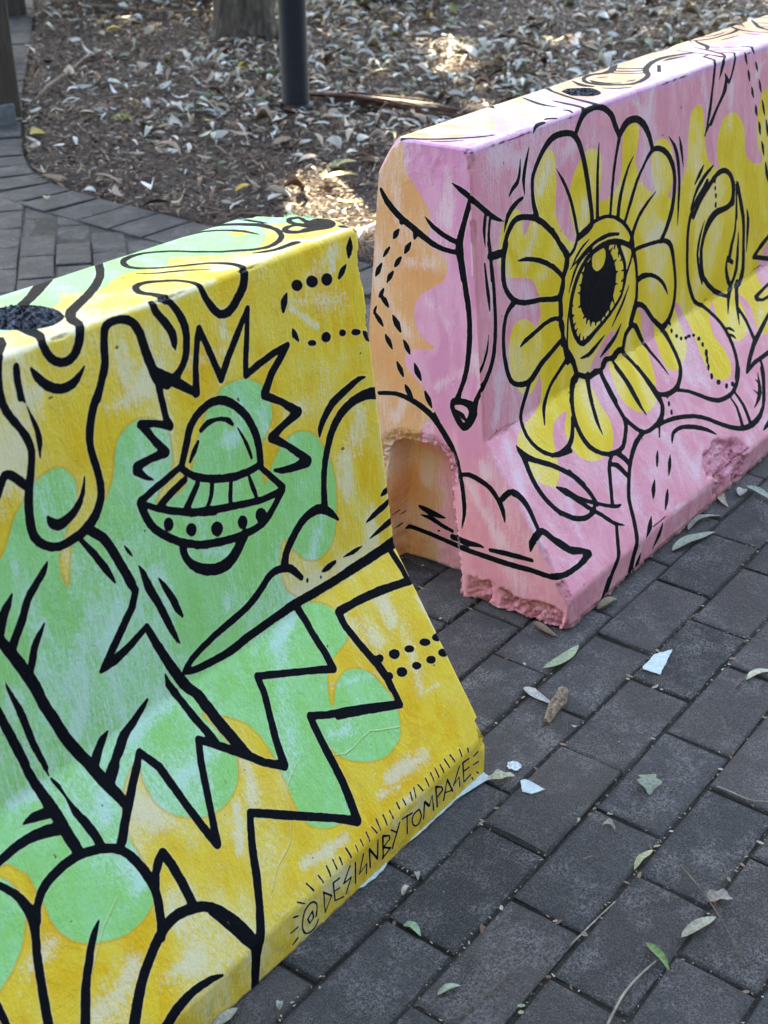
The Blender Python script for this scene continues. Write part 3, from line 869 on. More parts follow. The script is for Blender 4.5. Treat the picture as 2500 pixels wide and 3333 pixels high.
# paint strokes and colour areas of the two barriers, in tenths of a millimetre (strokes: x, arclength, half width)
# and millimetres (areas), measured along the barrier and up its section
ART_Y = {
'F': '''-3441 10084 83 -3688 9917 71 -3909 9771 63 -4072 9678 62 -4215 9604 59|
-2640 10093 46 -2792 9926 43 -2945 9770 40 -3102 9636 43 -3267 9514 48 -3453 9394 52 -3640 9285 54 -3813 9192 56 -4094 9047 60 -4202 8979 50 -4303 8879 47 -4387 8774 55 -4428 8689 59 -4482 8595 40 -4545 8501 51 -4567 8439 51 -4600 8377 51 -4644 8322 50 -4693 8281 49 -4748 8255 47 -4807 8247 45 -4866 8258 44 -4925 8290 45 -4976 8341 47 -5010 8419 46 -5031 8496 44 -5005 8564 35 -4936 8650 42 -4899 8724 62 -4876 8793 72 -4822 8950 73|
-5148 8950 32 -5200 8874 34 -5266 8793 35 -5489 8600 26 -5578 8482 35 -5607 8391 37 -5629 8294 37 -5645 8201 37 -5653 8067 37|
-5619 8366 37 -5640 8269 40 -5653 8173 43 -5648 8079 43 -5630 7987 43 -5594 7901 42 -5514 7745 42 -5483 7668 44 -5466 7579 44 -5464 7489 43 -5484 7410 41 -5514 7335 40 -5577 7186 48 -5605 7112 50 -5632 7032 51 -5659 6935 52 -5681 6831 52 -5694 6726 51 -5687 6625 48 -5645 6537 46 -5581 6464 45 -5504 6412 45 -5415 6380 47 -5317 6376 49 -5219 6385 51 -5132 6396 55 -5049 6419 59 -4959 6460 59 -4876 6516 58 -4812 6591 53 -4764 6671 49 -4738 6735 47 -4726 6811 47 -4723 6887 45 -4728 7057 43 -4739 7154 44 -4745 7245 47 -4734 7340 49 -4707 7441 50 -4677 7515 50 -4640 7592 51 -4596 7668 50 -4543 7739 49 -4484 7808 48 -4432 7877 47 -4394 7944 46 -4333 8078 43|
-4524 7736 48 -4359 7988 45 -4328 8050 45 -4289 8255 50 -4264 8349 50 -4234 8425 50 -4195 8466 48 -4143 8484 45 -4065 8488 46 -3983 8474 47 -3914 8442 48 -3856 8394 50 -3813 8329 53 -3783 8248 56 -3766 8144 58 -3754 8031 58 -3730 7912 59 -3706 7805 61 -3687 7739 64 -3669 7686 68|
-5978 7190 39 -5908 7291 43 -5872 7337 45 -5837 7369 46 -5802 7370 44 -5770 7352 45 -5741 7324 46 -5615 7157 48|
-5397 8375 34 -5413 8292 38 -5423 8206 38 -5414 8110 26 -5399 8011 10|
-5386 7972 4 -5360 7808 19 -5345 7737 25 -5334 7670 29 -5336 7609 32 -5345 7545 30 -5363 7468 19 -5383 7386 5|
-5392 8390 30 -5408 8331 34 -5422 8263 36 -5433 8060 32|
-5231 8311 14 -5210 8256 30 -5182 8199 43 -5140 8135 48 -5085 8076 50 -5017 8027 51 -4940 7995 50 -4862 7986 51 -4786 7997 49 -4718 8031 41 -4661 8071 29 -4624 8101 18 -4593 8128 7|
-4898 6995 4 -4932 6905 16 -4973 6820 26 -5032 6747 36 -5099 6688 43 -5169 6650 47 -5240 6626 52 -5307 6611 59 -5366 6612 61 -5411 6639 56 -5443 6676 49 -5459 6708 36 -5468 6740 19|
-3328 8531 80 -3317 8626 61 -3312 8716 51 -3328 8785 52 -3333 8852 44 -3290 8945 38 -3223 9030 32 -3144 9079 43 -3063 9096 49 -2996 9070 51 -2933 9017 46 -2865 8947 42 -2808 8863 40 -2776 8768 37 -2769 8670 35 -2798 8582 36 -2805 8515 31|
-2787 8551 27 -2795 8475 40 -2775 8409 42 -2746 8338 44 -2706 8267 47 -2655 8188 48 -2592 8126 46 -2516 8105 48 -2436 8112 53 -2366 8145 58 -2297 8199 59 -2216 8267 59 -2144 8345 61 -2102 8433 62 -2085 8510 59 -2052 8570 38 -2021 8630 41 -1992 8706 42 -1988 8790 45 -2003 8858 45 -2032 8933 42 -2076 9003 38 -2141 9062 35 -2300 9173 32 -2444 9295 31 -2505 9355 33 -2575 9442 36 -2618 9527 40 -2630 9611 40 -2615 9694 36 -2571 9778 32 -2506 9852 30 -2430 9909 37 -2339 9945 46 -2226 9956 48 -2106 9929 41 -2045 9888 42 -1982 9830 41 -1879 9717 40 -1843 9657 39 -1817 9584 38 -1750 9426 38 -1710 9338 39 -1672 9265 40 -1623 9196 42 -1524 9093 46 -1472 9035 47 -1418 8979 48 -1357 8936 48 -1255 8897 48 -1135 8892 42 -978 8937 38 -825 9006 33 -728 9074 28 -651 9154 31 -566 9253 35 -498 9364 45 -462 9486 59 -453 9607 69 -471 9709 70 -513 9807 63 -554 9880 59 -604 9953 56 -665 10013 50 -779 10070 41 -910 10101 34 -1061 10110 32 -1199 10110 35 -1282 10117 42 -1344 10120 39 -1407 10108 30 -1466 10092 24|
-1374 10075 21 -1330 10064 29 -1270 10049 34 -1156 10034 34 -1032 10000 34 -961 9954 36 -896 9895 37 -844 9829 37 -795 9721 43 -773 9601 41 -783 9473 26 -805 9341 11|
-347 9987 15 -332 9930 32 -322 9862 40 -327 9758 36 -335 9660 29 -339 9612 19 -342 9579 7|
-1510 8860 17 -1462 8824 31 -1406 8789 42 -1331 8757 44 -1245 8735 42 -1147 8734 44 -1050 8740 51 -902 8740 57|
-93 9162 48 -4 9285 35 62 9390 34 57 9446 56 17 9471 54 -43 9474 45 -108 9453 24 -157 9401 33 -190 9334 44 -198 9266 48 -190 9203 48 -170 9160 55 -145 9123 64|
-350 8972 89 -413 8979 70 -470 8994 63 -517 9034 69 -543 9087 70 -528 9153 56 -486 9214 30 -412 9251 41 -334 9264 48 -281 9242 47 -246 9198 38 -234 9142 42 -230 9079 54|
-42 8744 40 -32 8687 58 -26 8663 50 -20 8640 36|
-2786 9398 15 -2744 9316 20 -2688 9234 24 -2625 9179 26 -2548 9124 29 -2474 9063 29 -2423 9011 26 -2277 8839 11|
-3519 8540 38 -3525 8479 47 -3511 8419 43 -3466 8348 45 -3413 8272 49 -3368 8191 52 -3335 8114 53 -3331 8047 50 -3336 7992 40 -3333 7923 7|
-3311 8579 36 -3318 8500 37 -3273 8441 40 -3221 8363 44 -3175 8278 48 -3148 8197 50 -3135 8115 52 -3139 8034 51 -3155 7952 49 -3180 7866 48 -3216 7786 47 -3267 7720 44 -3327 7666 44 -3394 7627 53 -3465 7595 66|
-3665 7776 45 -3463 7602 64 -3280 7447 52 -3146 7337 38|
-3669 7686 67 -3547 7584 64|
-3668 7652 46 -3668 7420 42 -3655 7196 45 -3620 7096 47|
-3620 7096 41 -3838 7215 38 -4028 7269 49 -3900 7050 43 -3762 6830 57 -3974 6840 43 -4201 6827 53 -4214 6777 52 -4101 6652 27 -4010 6586 6|
-3153 7340 55 -3086 7650 40 -2993 7933 42 -2938 8056 39 -2847 7763 43 -2737 7376 46 -2567 7595 48 -2362 7821 48 -2135 8066 32 -2214 7776 41 -2301 7478 41 -2339 7293 43 -2111 7351 46 -1822 7408 45 -1570 7430 40 -1726 7310 54 -1920 7171 55 -2080 6971 68|
-2097 6948 55 -1840 6781 41 -1553 6530 65 -1835 6465 51 -2087 6384 67 -1847 6186 42 -1600 5946 53 -1523 5833 79 -1746 5849 55 -1983 5891 41 -2127 5952 18|
-3575 6587 45 -3483 6731 49 -3383 6914 50 -3325 6996 50 -3229 7072 50 -3128 7119 49 -3027 7147 50 -2929 7154 51 -2835 7141 52 -2746 7107 54 -2660 7049 53 -2579 6974 51 -2505 6888 51 -2442 6790 52 -2391 6683 53 -2354 6571 54 -2332 6461 55 -2323 6352 56 -2329 6242 55 -2341 6132 52|
-3595 6571 39 -3510 6478 41 -3411 6389 43 -3279 6310 45 -3125 6240 47 -3010 6197 49 -2888 6160 50 -2774 6131 51 -2628 6113 49 -2505 6109 47 -2415 6114 46 -2339 6122 44|
-3575 6587 39 -3901 6506 44 -4249 6423 43|
-2348 6082 38 -2025 5672 43|
-4255 6402 29 -4164 6329 33 -4065 6256 37 -3948 6184 40 -3818 6112 42 -3622 6013 44 -3519 5967 45 -3416 5924 46 -3205 5844 47|
-3556 5974 46 -3276 5887 49 -3148 5851 48 -2560 5695 43 -2417 5665 43 -2289 5652 44 -2048 5645 46|
-4262 6397 47 -4243 6298 50 -4219 6200 52 -4183 6106 50 -4128 6012 48 -4041 5909 46 -3936 5808 45 -3827 5719 46 -3707 5636 46 -3568 5561 46 -3420 5488 46|
-3573 5554 47 -3302 5461 49 -3166 5421 51 -3030 5390 51 -2895 5367 50 -2770 5352 50 -2605 5344 50 -2462 5359 53 -2344 5411 52 -2242 5482 50 -2144 5557 51 -2050 5637 53|
-3794 5625 49 -3791 5562 49 -3780 5497 49 -3752 5428 50 -3708 5359 54 -3645 5292 59 -3566 5230 64 -3473 5174 69 -3369 5131 74 -3258 5109 79 -3148 5112 83 -3052 5150 82 -2966 5207 76 -2891 5270 74 -2820 5338 75|
-3569 6403 44 -3803 6334 48 -3902 6294 49 -3996 6251 49|
-3389 6280 37 -3486 6186 44 -3612 6062 48|
-3170 6190 30 -3191 6122 31 -3217 6056 30 -3260 6001 27 -3308 5949 22|
-2874 6086 28 -2914 5964 31 -2951 5805 33|
-2565 6046 20 -2551 5962 30 -2534 5875 35 -2511 5786 27 -2486 5695 14|
-3184 6887 28 -3126 6914 35 -3067 6934 37 -3003 6938 29 -2939 6932 22 -2875 6918 23 -2817 6896 26 -2770 6871 30 -2731 6842 32 -2704 6808 26 -2681 6773 16|
-2617 6711 6 -2544 6540 19 -2515 6449 24 -2493 6365 26 -2480 6306 22 -2472 6253 15|
-3265 6770 20 -3350 6680 36 -3435 6590 18|
-208 6550 11 -272 6562 24 -356 6563 39 -504 6534 50 -664 6494 56 -798 6461 59 -916 6419 62 -1017 6354 61 -1098 6284 56 -1155 6226 54 -1193 6173 49 -1215 6124 33 -1230 6077 13|
96 6210 85 -20 6254 82 -130 6290 80 -225 6308 75 -320 6315 70 -425 6316 67 -540 6303 67 -671 6266 67 -798 6211 67 -899 6144 67 -986 6059 65 -1042 5985 64 -1093 5902 62 -1138 5820 61 -1192 5712 58 -1235 5597 55 -1260 5502 54 -1282 5399 53 -1299 5303 54 -1315 5185 58 -1326 5075 63|
-1098 4800 14 -1148 4867 32 -1207 4936 47 -1292 5021 57 -1389 5093 63 -1488 5122 66 -1591 5124 65 -1700 5108 63 -1809 5069 63 -1918 4998 64 -2018 4917 66 -2099 4846 64 -2162 4776 64 -2195 4704 67 -2218 4631 72|
-1953 4321 35 -2006 4401 43 -2062 4475 49 -2119 4536 52 -2190 4585 53 -2295 4622 53 -2403 4640 52 -2485 4630 55 -2558 4602 56 -2698 4520 57 -2808 4465 57 -2938 4414 56 -3031 4392 54 -3130 4376 52 -3454 4330 49 -3567 4312 48 -3801 4259 48 -3899 4232 47 -4002 4195 45 -4071 4161 45 -4105 4133 47 -4124 4108 50|
-4128 4092 37 -4054 4061 42 -3949 4032 47 -3854 4017 50 -3612 3989 53 -3509 3980 55 -3379 3978 61 -3275 3985 65 -3032 4007 65 -2797 4013 64 -2540 4017 64 -2280 4024 69 -2132 4022 70 -1647 3991 67 -1373 3979 68 -667 3962 75 -314 3960 75|
-1092 3977 73 -432 3968 76 2 3963 98|
-144 3960 47 -118 3756 52 -80 3545 53 -76 3350 53 -488 3438 49 -877 3515 48|
-24 3325 55 -381 3412 57 -568 3448 57 -884 3502 56 -1132 3538 53 -1481 3585 45|
-263 3383 57 -671 3482 58 -1069 3538 54 -1507 3562 56 -1505 3352 54 -1421 3017 55 -1305 2637 60 -1251 2373 62 -1250 2202 59|
-1299 2686 61 -1252 2386 64 -1243 2152 51 -1242 1921 52 -1527 2044 55 -1842 2185 54 -2309 2375 53|
-1259 1932 56 -1717 2156 56 -2148 2350 55 -2468 2479 49 -2722 2621 50 -2734 2476 55 -2740 1949 55 -2733 1758 52|
-2732 2253 50 -2731 1935 56 -2734 1607 61 -2759 1337 65 -2812 1000 66 -3119 1257 53 -3898 1843 56 -4210 2080 50 -4299 1934 52 -4424 1685 56 -4567 1337 58 -4728 1003 56 -4862 764 63 -4972 619 91|
-4965 638 86 -5041 425 78 -5100 -40 64|
-5030 604 75 -5046 407 68 -5064 243 61 -5085 93 54 -5103 39 49 -5120 15 37|
-5316 1398 53 -5195 1088 59 -5103 807 62 -5037 623 54|
-6062 1572 63 -6006 1605 63 -5939 1633 64 -5842 1652 66 -5729 1652 66 -5601 1620 64 -5477 1569 61 -5382 1513 59 -5301 1438 58 -5225 1329 59 -5159 1204 60 -5103 1072 61 -5059 937 61 -5028 809 60 -5004 683 58|
-2109 3951 60 -2074 3753 54 -2065 3488 52 -2027 3224 54 -2020 2951 58 -2425 3143 45 -3175 3488 47 -3201 3230 49 -3286 2947 49 -3372 2626 53 -3437 2289 63|
-3439 2291 61 -3671 2481 49 -3872 2725 55 -4101 2983 51 -4365 3259 46 -4477 3028 48 -4691 2411 46 -4827 2027 55 -4884 2314 51 -4952 2792 47 -5011 3273 50 -5144 3556 45 -5323 3381 46 -5517 3181 53 -5694 2993 44 -5869 2788 42|
-5250 3447 51 -5480 3230 53 -5635 3075 52 -5941 2759 50|
-4433 4222 9 -4421 4088 39 -4357 3922 48 -4324 3792 46 -4268 3499 48 -4209 3276 51 -4173 3084 54|
-5002 6390 51 -4921 6308 53 -4847 6218 55 -4797 6115 55 -4756 6000 54 -4675 5733 55 -4610 5537 53|
-4759 5990 52 -4685 5767 52 -4638 5579 49 -4582 5434 46 -4682 5265 52 -5043 4942 56 -5278 4749 32 -5069 4776 61 -4795 4843 50 -4544 4940 39 -4471 4687 52 -4363 4378 60 -4248 4077 68 -4157 3876 68 -4071 3734 61 -4034 3544 65 -4007 3378 66|
-4158 3881 61 -4096 3771 63 -3986 3236 74 -3910 2922 76 -3842 2716 54|
-5144 6336 22 -5046 6165 37 -5009 6094 41 -4933 5928 43 -4895 5838 40 -4869 5770 31 -4829 5659 6|
-4598 6017 4 -4582 5973 13 -4564 5928 19 -4519 5842 6|
-4467 5706 4 -4446 5638 22 -4426 5561 39 -4407 5452 50 -4384 5337 54 -4311 5146 47 -4279 5026 48 -4222 4797 46 -4197 4701 41 -4172 4617 32 -4150 4550 21 -4124 4482 4|
-4229 5424 7 -4173 5285 35 -4134 5189 40 -4097 5091 43 -4074 5005 47 -4054 4928 45 -4028 4864 32 -4001 4803 17|
-5606 6288 7 -5645 6244 25 -5693 6197 39 -5904 6039 47 -5958 5985 47 -6077 5811 51 -6206 5659 52 -6259 5593 51|
-6104 6142 7 -6188 6053 45 -6232 6008 52 -6274 5958 54 -6312 5892 54 -6346 5826 53 -6392 5727 48|
-6411 5798 54 -6295 5526 60 -6233 5348 64 -6168 5145 66 -6136 5029 66 -6089 4771 63 -6055 4650 62 -6017 4527 63 -5967 4337 64 -5937 4238 64 -5899 4135 65 -5818 3937 66 -5754 3775 70|
-5764 3771 70 -5709 3506 72 -5650 3299 67 -5612 3124 58|
-5831 5646 9 -5933 5547 37 -5982 5494 42 -6025 5437 43 -6088 5310 46 -6151 5216 47|
-6464 5270 4 -6428 5082 25 -6387 4879 39 -6374 4778 40 -6338 4401 40 -6301 4225 34 -6272 4052 30|
-6286 4063 19 -6261 3944 3|
-6251 3906 10 -6233 3840 18 -6218 3773 23 -6209 3698 15 -6202 3619 9 -6200 3536 22 -6196 3449 38 -6178 3355 46 -6157 3256 52 -6140 3150 54 -6127 3047 53 -6126 2965 50 -6128 2889 46|
-6634 5008 50 -6537 4491 51 -6494 4229 52|
-6495 4177 47 -6456 3989 49 -6430 3874 57 -6413 3679 66 -6402 3504 69 -6403 3216 69 -6388 2987 60|
-6457 3592 62 -6551 3620 59 -6639 3642 52 -6711 3650 32 -6779 3652 7|
-6427 3356 71 -6509 3395 69 -6597 3431 67 -6706 3461 61 -6819 3482 54 -6923 3487 51 -7024 3483 49 -7221 3457 43|
-4770 4058 19 -4822 4024 33 -4881 3988 45 -5046 3906 52 -5130 3875 51 -5205 3841 61 -5264 3799 63 -5321 3751 62 -5392 3698 59 -5465 3646 56 -5592 3566 51|
-5393 4001 8 -5441 3976 33 -5491 3945 53 -5548 3897 50 -5615 3845 54 -5673 3786 55 -5728 3723 54|
-5489 3598 52 -5625 3473 49|
-7116 2778 41 -7051 2844 45 -6979 2902 48 -6891 2943 50 -6789 2971 51 -6708 2985 52 -6620 2995 52 -6536 2997 52 -6424 2986 52 -6317 2958 51 -6238 2928 50 -6159 2891 49 -6088 2851 49 -6003 2791 50 -5937 2720 51 -5887 2624 52 -5852 2513 53 -5826 2391 56 -5812 2267 59 -5811 2157 57 -5823 2055 55 -5849 1965 56 -5916 1793 55 -5952 1710 53 -5997 1634 55 -6045 1560 58|
-5823 2055 48 -5710 2237 50 -5600 2335 58 -5508 2384 54 -5482 2207 57 -5476 1936 58 -5491 1609 56|
-7354 3267 33 -7296 3171 37 -7246 3077 42 -7219 2990 46 -7205 2906 51 -7196 2824 57 -7201 2740 61 -7231 2644 55 -7272 2547 47 -7361 2369 46 -7425 2220 47 -7520 1981 49 -7655 1609 52|
-7096 2804 41 -7200 2656 54|
-6582 2220 6 -6635 2184 22 -6690 2143 35 -6751 2091 41 -6816 2027 45 -6865 1973 47 -7018 1790 51 -7067 1728 52 -7122 1652 53 -7323 1328 56|
-6053 1587 65 -6186 1517 63 -6253 1478 62 -6391 1388 62 -6461 1334 62 -6577 1230 64 -6687 1121 67 -6747 1056 69 -6855 931 71|
-5601 652 15 -5670 687 28 -5755 719 41 -5840 738 46 -5938 754 49 -6034 763 53 -6126 760 57 -6217 750 61 -6302 734 65 -6380 710 69 -6525 650 76|
-7989 2198 39 -8018 1916 35|
-172 8445 8 -187 8380 42 -203 8318 64 -220 8261 48 -237 8207 19|
38 8395 18 38 8339 34 42 8274 42 62 8179 28 86 8073 7|
-310 8120 11 -352 8090 33 -393 8060 48 -431 8029 40 -469 7999 25|
-1454 8056 13 -1489 8011 40 -1520 7964 57 -1539 7914 45 -1554 7862 23|
-1442 7606 4 -1433 7563 28 -1420 7518 41 -1396 7471 29 -1367 7423 12|
-130 7160 20 -98 7121 41 -65 7082 54 -34 7042 43 -3 7002 22|
37 6867 13 45 6820 28 53 6773 37 65 6723 27 78 6672 10|
57 6586 7 64 6434 37 69 6300 35|
16 4795 40 -40 4795 44 -94 4791 46 -142 4779 32 -187 4764 10|
50 4644 21 -44 4616 38 -144 4589 50 -265 4571 50 -385 4553 44 -486 4531 27 -581 4509 5|
17 4312 48 -136 4298 51 -348 4271 32 -542 4247 5|
-701 4213 7 -787 4210 22 -878 4210 31 -986 4219 21 -1099 4230 6|
-1277 4235 27 -1355 4231 42 -1429 4228 48 -1494 4227 34 -1555 4227 13|
-3877 148 13 -3899 110 13 -3926 78 14 -3969 58 14 -4019 53 12 -4077 69 10 -4130 104 8 -4164 160 8 -4183 228 10 -4183 303 11 -4170 377 13 -4149 441 14 -4119 493 15 -4075 522 16 -4027 532 14 -3980 522 11 -3939 495 8 -3910 457 7 -3893 410 9 -3894 353 10 -3918 231 12|
-3986 370 14 -4078 311 12 -4045 210 8 -3970 249 13 -3980 357 9|
-3755 517 10 -3738 150 7 -3599 335 10 -3745 499 7|
-3430 501 11 -3558 521 12 -3536 197 8 -3356 126 9|
-3553 369 10 -3436 338 10|
-3210 540 14 -3348 345 11 -3192 336 9 -3305 143 14|
-3099 516 12 -3105 170 11|
-2928 537 13 -3021 261 8 -2862 327 7 -2871 162 11|
-2787 202 11 -2800 532 13 -2631 241 14 -2613 548 12|
-2507 155 11 -2507 543 16 -2365 450 7 -2356 390 15 -2499 348 11 -2342 216 14 -2522 172 14|
-2326 521 8 -2192 380 8|
-2132 504 15 -2298 186 16|
-2066 527 11 -1831 465 10|
-1956 506 12 -1955 195 13|
-1675 424 11 -1740 432 12 -1796 427 15 -1827 390 15 -1836 336 11 -1818 268 9 -1781 209 8 -1726 182 11 -1672 185 15 -1638 228 15 -1624 292 12 -1643 357 9 -1675 424 9|
-1568 190 13 -1545 466 16 -1433 322 14 -1366 464 7 -1327 179 13|
-1235 182 13 -1279 547 15 -1129 450 7 -1107 383 16 -1238 349 14|
-1080 196 15 -997 493 12 -853 200 10|
-1057 299 8 -860 228 8|
-697 525 16 -833 290 13 -696 347 6 -671 164 12|
-456 514 11 -610 536 16 -566 177 9 -395 198 14|
-589 375 12 -441 362 10|
-3973 822 7 -3919 664 7|
-3758 796 7 -3733 661 8|
-3577 814 8 -3589 655 8|
-3446 819 8 -3452 667 8|
-3334 782 8 -3346 665 8|
-3180 825 8 -3164 652 8|
-3022 757 8 -3028 649 7|
-2908 775 8 -2910 669 8|
-2770 798 9 -2780 644 7|
-2652 797 8 -2613 670 8|
-2525 837 9 -2536 664 9|
-2389 815 9 -2398 655 9|
-2256 797 9 -2257 670 9|
-2085 821 9 -2087 712 9|
-1962 792 9 -1955 687 9|
-1784 790 10 -1817 676 10|
-1694 809 10 -1733 669 10|
-1602 801 9 -1566 670 9|
-1428 791 9 -1431 660 10|
-1300 806 10 -1304 661 10|
-1188 813 10 -1191 656 10|
-1073 798 10 -1069 651 9|
-956 813 9 -927 651 8|
-823 808 9 -787 655 9|
-616 768 10 -624 652 9|
-457 692 11 -468 634 11|
-333 480 11 -217 487 12|
-332 331 9 -193 304 9|
-233 149 7 -181 89 7|
-358 126 8 -319 61 8|
-4224 714 7 -4114 605 6|
-4344 557 8 -4248 504 8|
-4401 337 11 -4273 333 11|
-4372 119 14 -4290 154 14''',
'E': '''''',
'PF': '''-108 9188 -4 9221 87 9238 139 9212 166 9164 179 9103 165 9032 110 8948 33 8871 -55 8820 -142 8792 -212 8801 -270 8829 -319 8860 -346 8901 -344 8956 -307 9023 -218 9102|
-3857 5955 -3873 5926 -3899 5908 -3931 5906 -3962 5920 -3986 5947 -3999 5981 -3997 6017 -3982 6046 -3956 6064 -3925 6066 -3893 6053 -3869 6026 -3856 5991|
-3537 5745 -3553 5715 -3581 5698 -3616 5697 -3650 5712 -3677 5741 -3691 5777 -3690 5814 -3675 5844 -3647 5861 -3613 5862 -3579 5847 -3551 5819 -3537 5782|
-3133 5577 -3151 5543 -3184 5524 -3224 5524 -3264 5542 -3296 5575 -3314 5616 -3313 5658 -3295 5691 -3263 5710 -3223 5711 -3183 5694 -3151 5661 -3133 5619|
-2724 5484 -2740 5451 -2768 5431 -2803 5428 -2838 5444 -2865 5474 -2879 5513 -2879 5553 -2863 5586 -2834 5605 -2800 5608 -2765 5593 -2738 5563 -2723 5524|
-2387 5436 -2405 5399 -2438 5378 -2479 5376 -2519 5394 -2551 5428 -2569 5471 -2569 5515 -2551 5551 -2519 5572 -2479 5574 -2438 5557 -2406 5523 -2387 5480|
-1147 2628 -1167 2611 -1195 2605 -1227 2611 -1255 2626 -1274 2649 -1281 2675 -1274 2699 -1254 2715 -1225 2721 -1194 2716 -1166 2700 -1146 2677 -1139 2651|
-843 2531 -869 2511 -908 2505 -952 2514 -991 2536 -1020 2567 -1031 2601 -1023 2631 -997 2651 -958 2657 -915 2648 -874 2626 -846 2595 -835 2561|
-554 2457 -575 2443 -608 2440 -647 2451 -684 2471 -711 2497 -724 2525 -719 2547 -698 2561 -665 2564 -627 2554 -590 2534 -562 2507 -549 2480|
-211 2383 -234 2370 -272 2369 -317 2383 -361 2406 -394 2436 -410 2466 -407 2490 -384 2503 -347 2503 -302 2491 -259 2467 -225 2437 -208 2407|
33 2332 9 2316 -27 2312 -68 2322 -106 2343 -134 2371 -146 2401 -140 2426 -117 2442 -82 2446 -41 2437 -2 2416 26 2388 39 2358|
-1136 2328 -1156 2311 -1186 2306 -1219 2313 -1249 2330 -1269 2354 -1277 2380 -1270 2404 -1250 2420 -1220 2426 -1187 2419 -1157 2403 -1137 2378 -1129 2352|
-863 2246 -889 2226 -928 2220 -971 2229 -1010 2252 -1038 2283 -1048 2317 -1040 2347 -1014 2367 -976 2373 -933 2364 -894 2342 -866 2311 -855 2277|
-569 2185 -590 2171 -623 2168 -660 2178 -696 2198 -722 2224 -733 2251 -728 2274 -708 2288 -676 2291 -638 2281 -603 2261 -576 2235 -564 2208|
-264 2115 -287 2099 -322 2096 -362 2106 -400 2127 -427 2155 -439 2185 -433 2210 -411 2226 -376 2230 -335 2220 -298 2199 -270 2171 -258 2141|
27 2073 3 2057 -35 2055 -79 2066 -120 2089 -151 2119 -165 2150 -160 2176 -136 2192 -98 2194 -55 2183 -13 2160 18 2130 32 2099|
-1159 8082 -1174 8056 -1205 8041 -1246 8038 -1288 8050 -1324 8073 -1345 8103 -1348 8134 -1333 8159 -1302 8175 -1262 8178 -1220 8166 -1184 8143 -1162 8113|
-870 8051 -887 8024 -922 8007 -968 8005 -1015 8018 -1055 8043 -1079 8076 -1084 8108 -1067 8136 -1033 8152 -988 8154 -940 8141 -900 8117 -875 8084|
-602 8008 -618 7978 -651 7960 -694 7956 -739 7968 -776 7994 -798 8027 -802 8061 -786 8090 -753 8109 -710 8112 -666 8101 -628 8076 -605 8043|
-1056 7298 -1066 7285 -1090 7279 -1121 7282 -1154 7292 -1183 7308 -1201 7327 -1205 7345 -1195 7358 -1172 7364 -1140 7362 -1107 7351 -1078 7335 -1060 7316|
-777 7290 -791 7266 -819 7251 -856 7250 -894 7262 -926 7285 -946 7314 -949 7343 -935 7368 -907 7382 -870 7384 -832 7372 -800 7349 -780 7320|
-477 7257 -487 7241 -508 7231 -535 7231 -564 7240 -588 7256 -603 7276 -606 7296 -596 7312 -575 7321 -548 7321 -520 7313 -495 7297 -480 7277|
-186 7177 -199 7162 -227 7156 -265 7159 -305 7171 -340 7190 -363 7212 -369 7233 -356 7247 -329 7254 -291 7251 -250 7238 -215 7219 -192 7197|
-1834 4227 -1839 4214 -1846 4206 -1855 4203 -1864 4207 -1870 4217 -1873 4231 -1872 4246 -1867 4259 -1860 4267 -1851 4270 -1842 4266 -1836 4256 -1833 4242|
-1577 4148 -1580 4138 -1586 4131 -1593 4129 -1600 4132 -1607 4151 -1602 4173 -1597 4180 -1590 4182 -1583 4178 -1578 4171 -1576 4160''',
'PE': '''''',
'HO': '''-4609 9622 -4513 9674 -4427 9706 -4376 9680 -4332 9627 -4263 9570 -4205 9491 -4186 9369 -4194 9239 -4229 9127 -4281 9031 -4335 8953 -4404 8893 -4503 8846 -4610 8825 -4707 8847 -4792 8896 -4853 8960 -4932 9106 -4961 9177 -4948 9263 -4805 9432''',
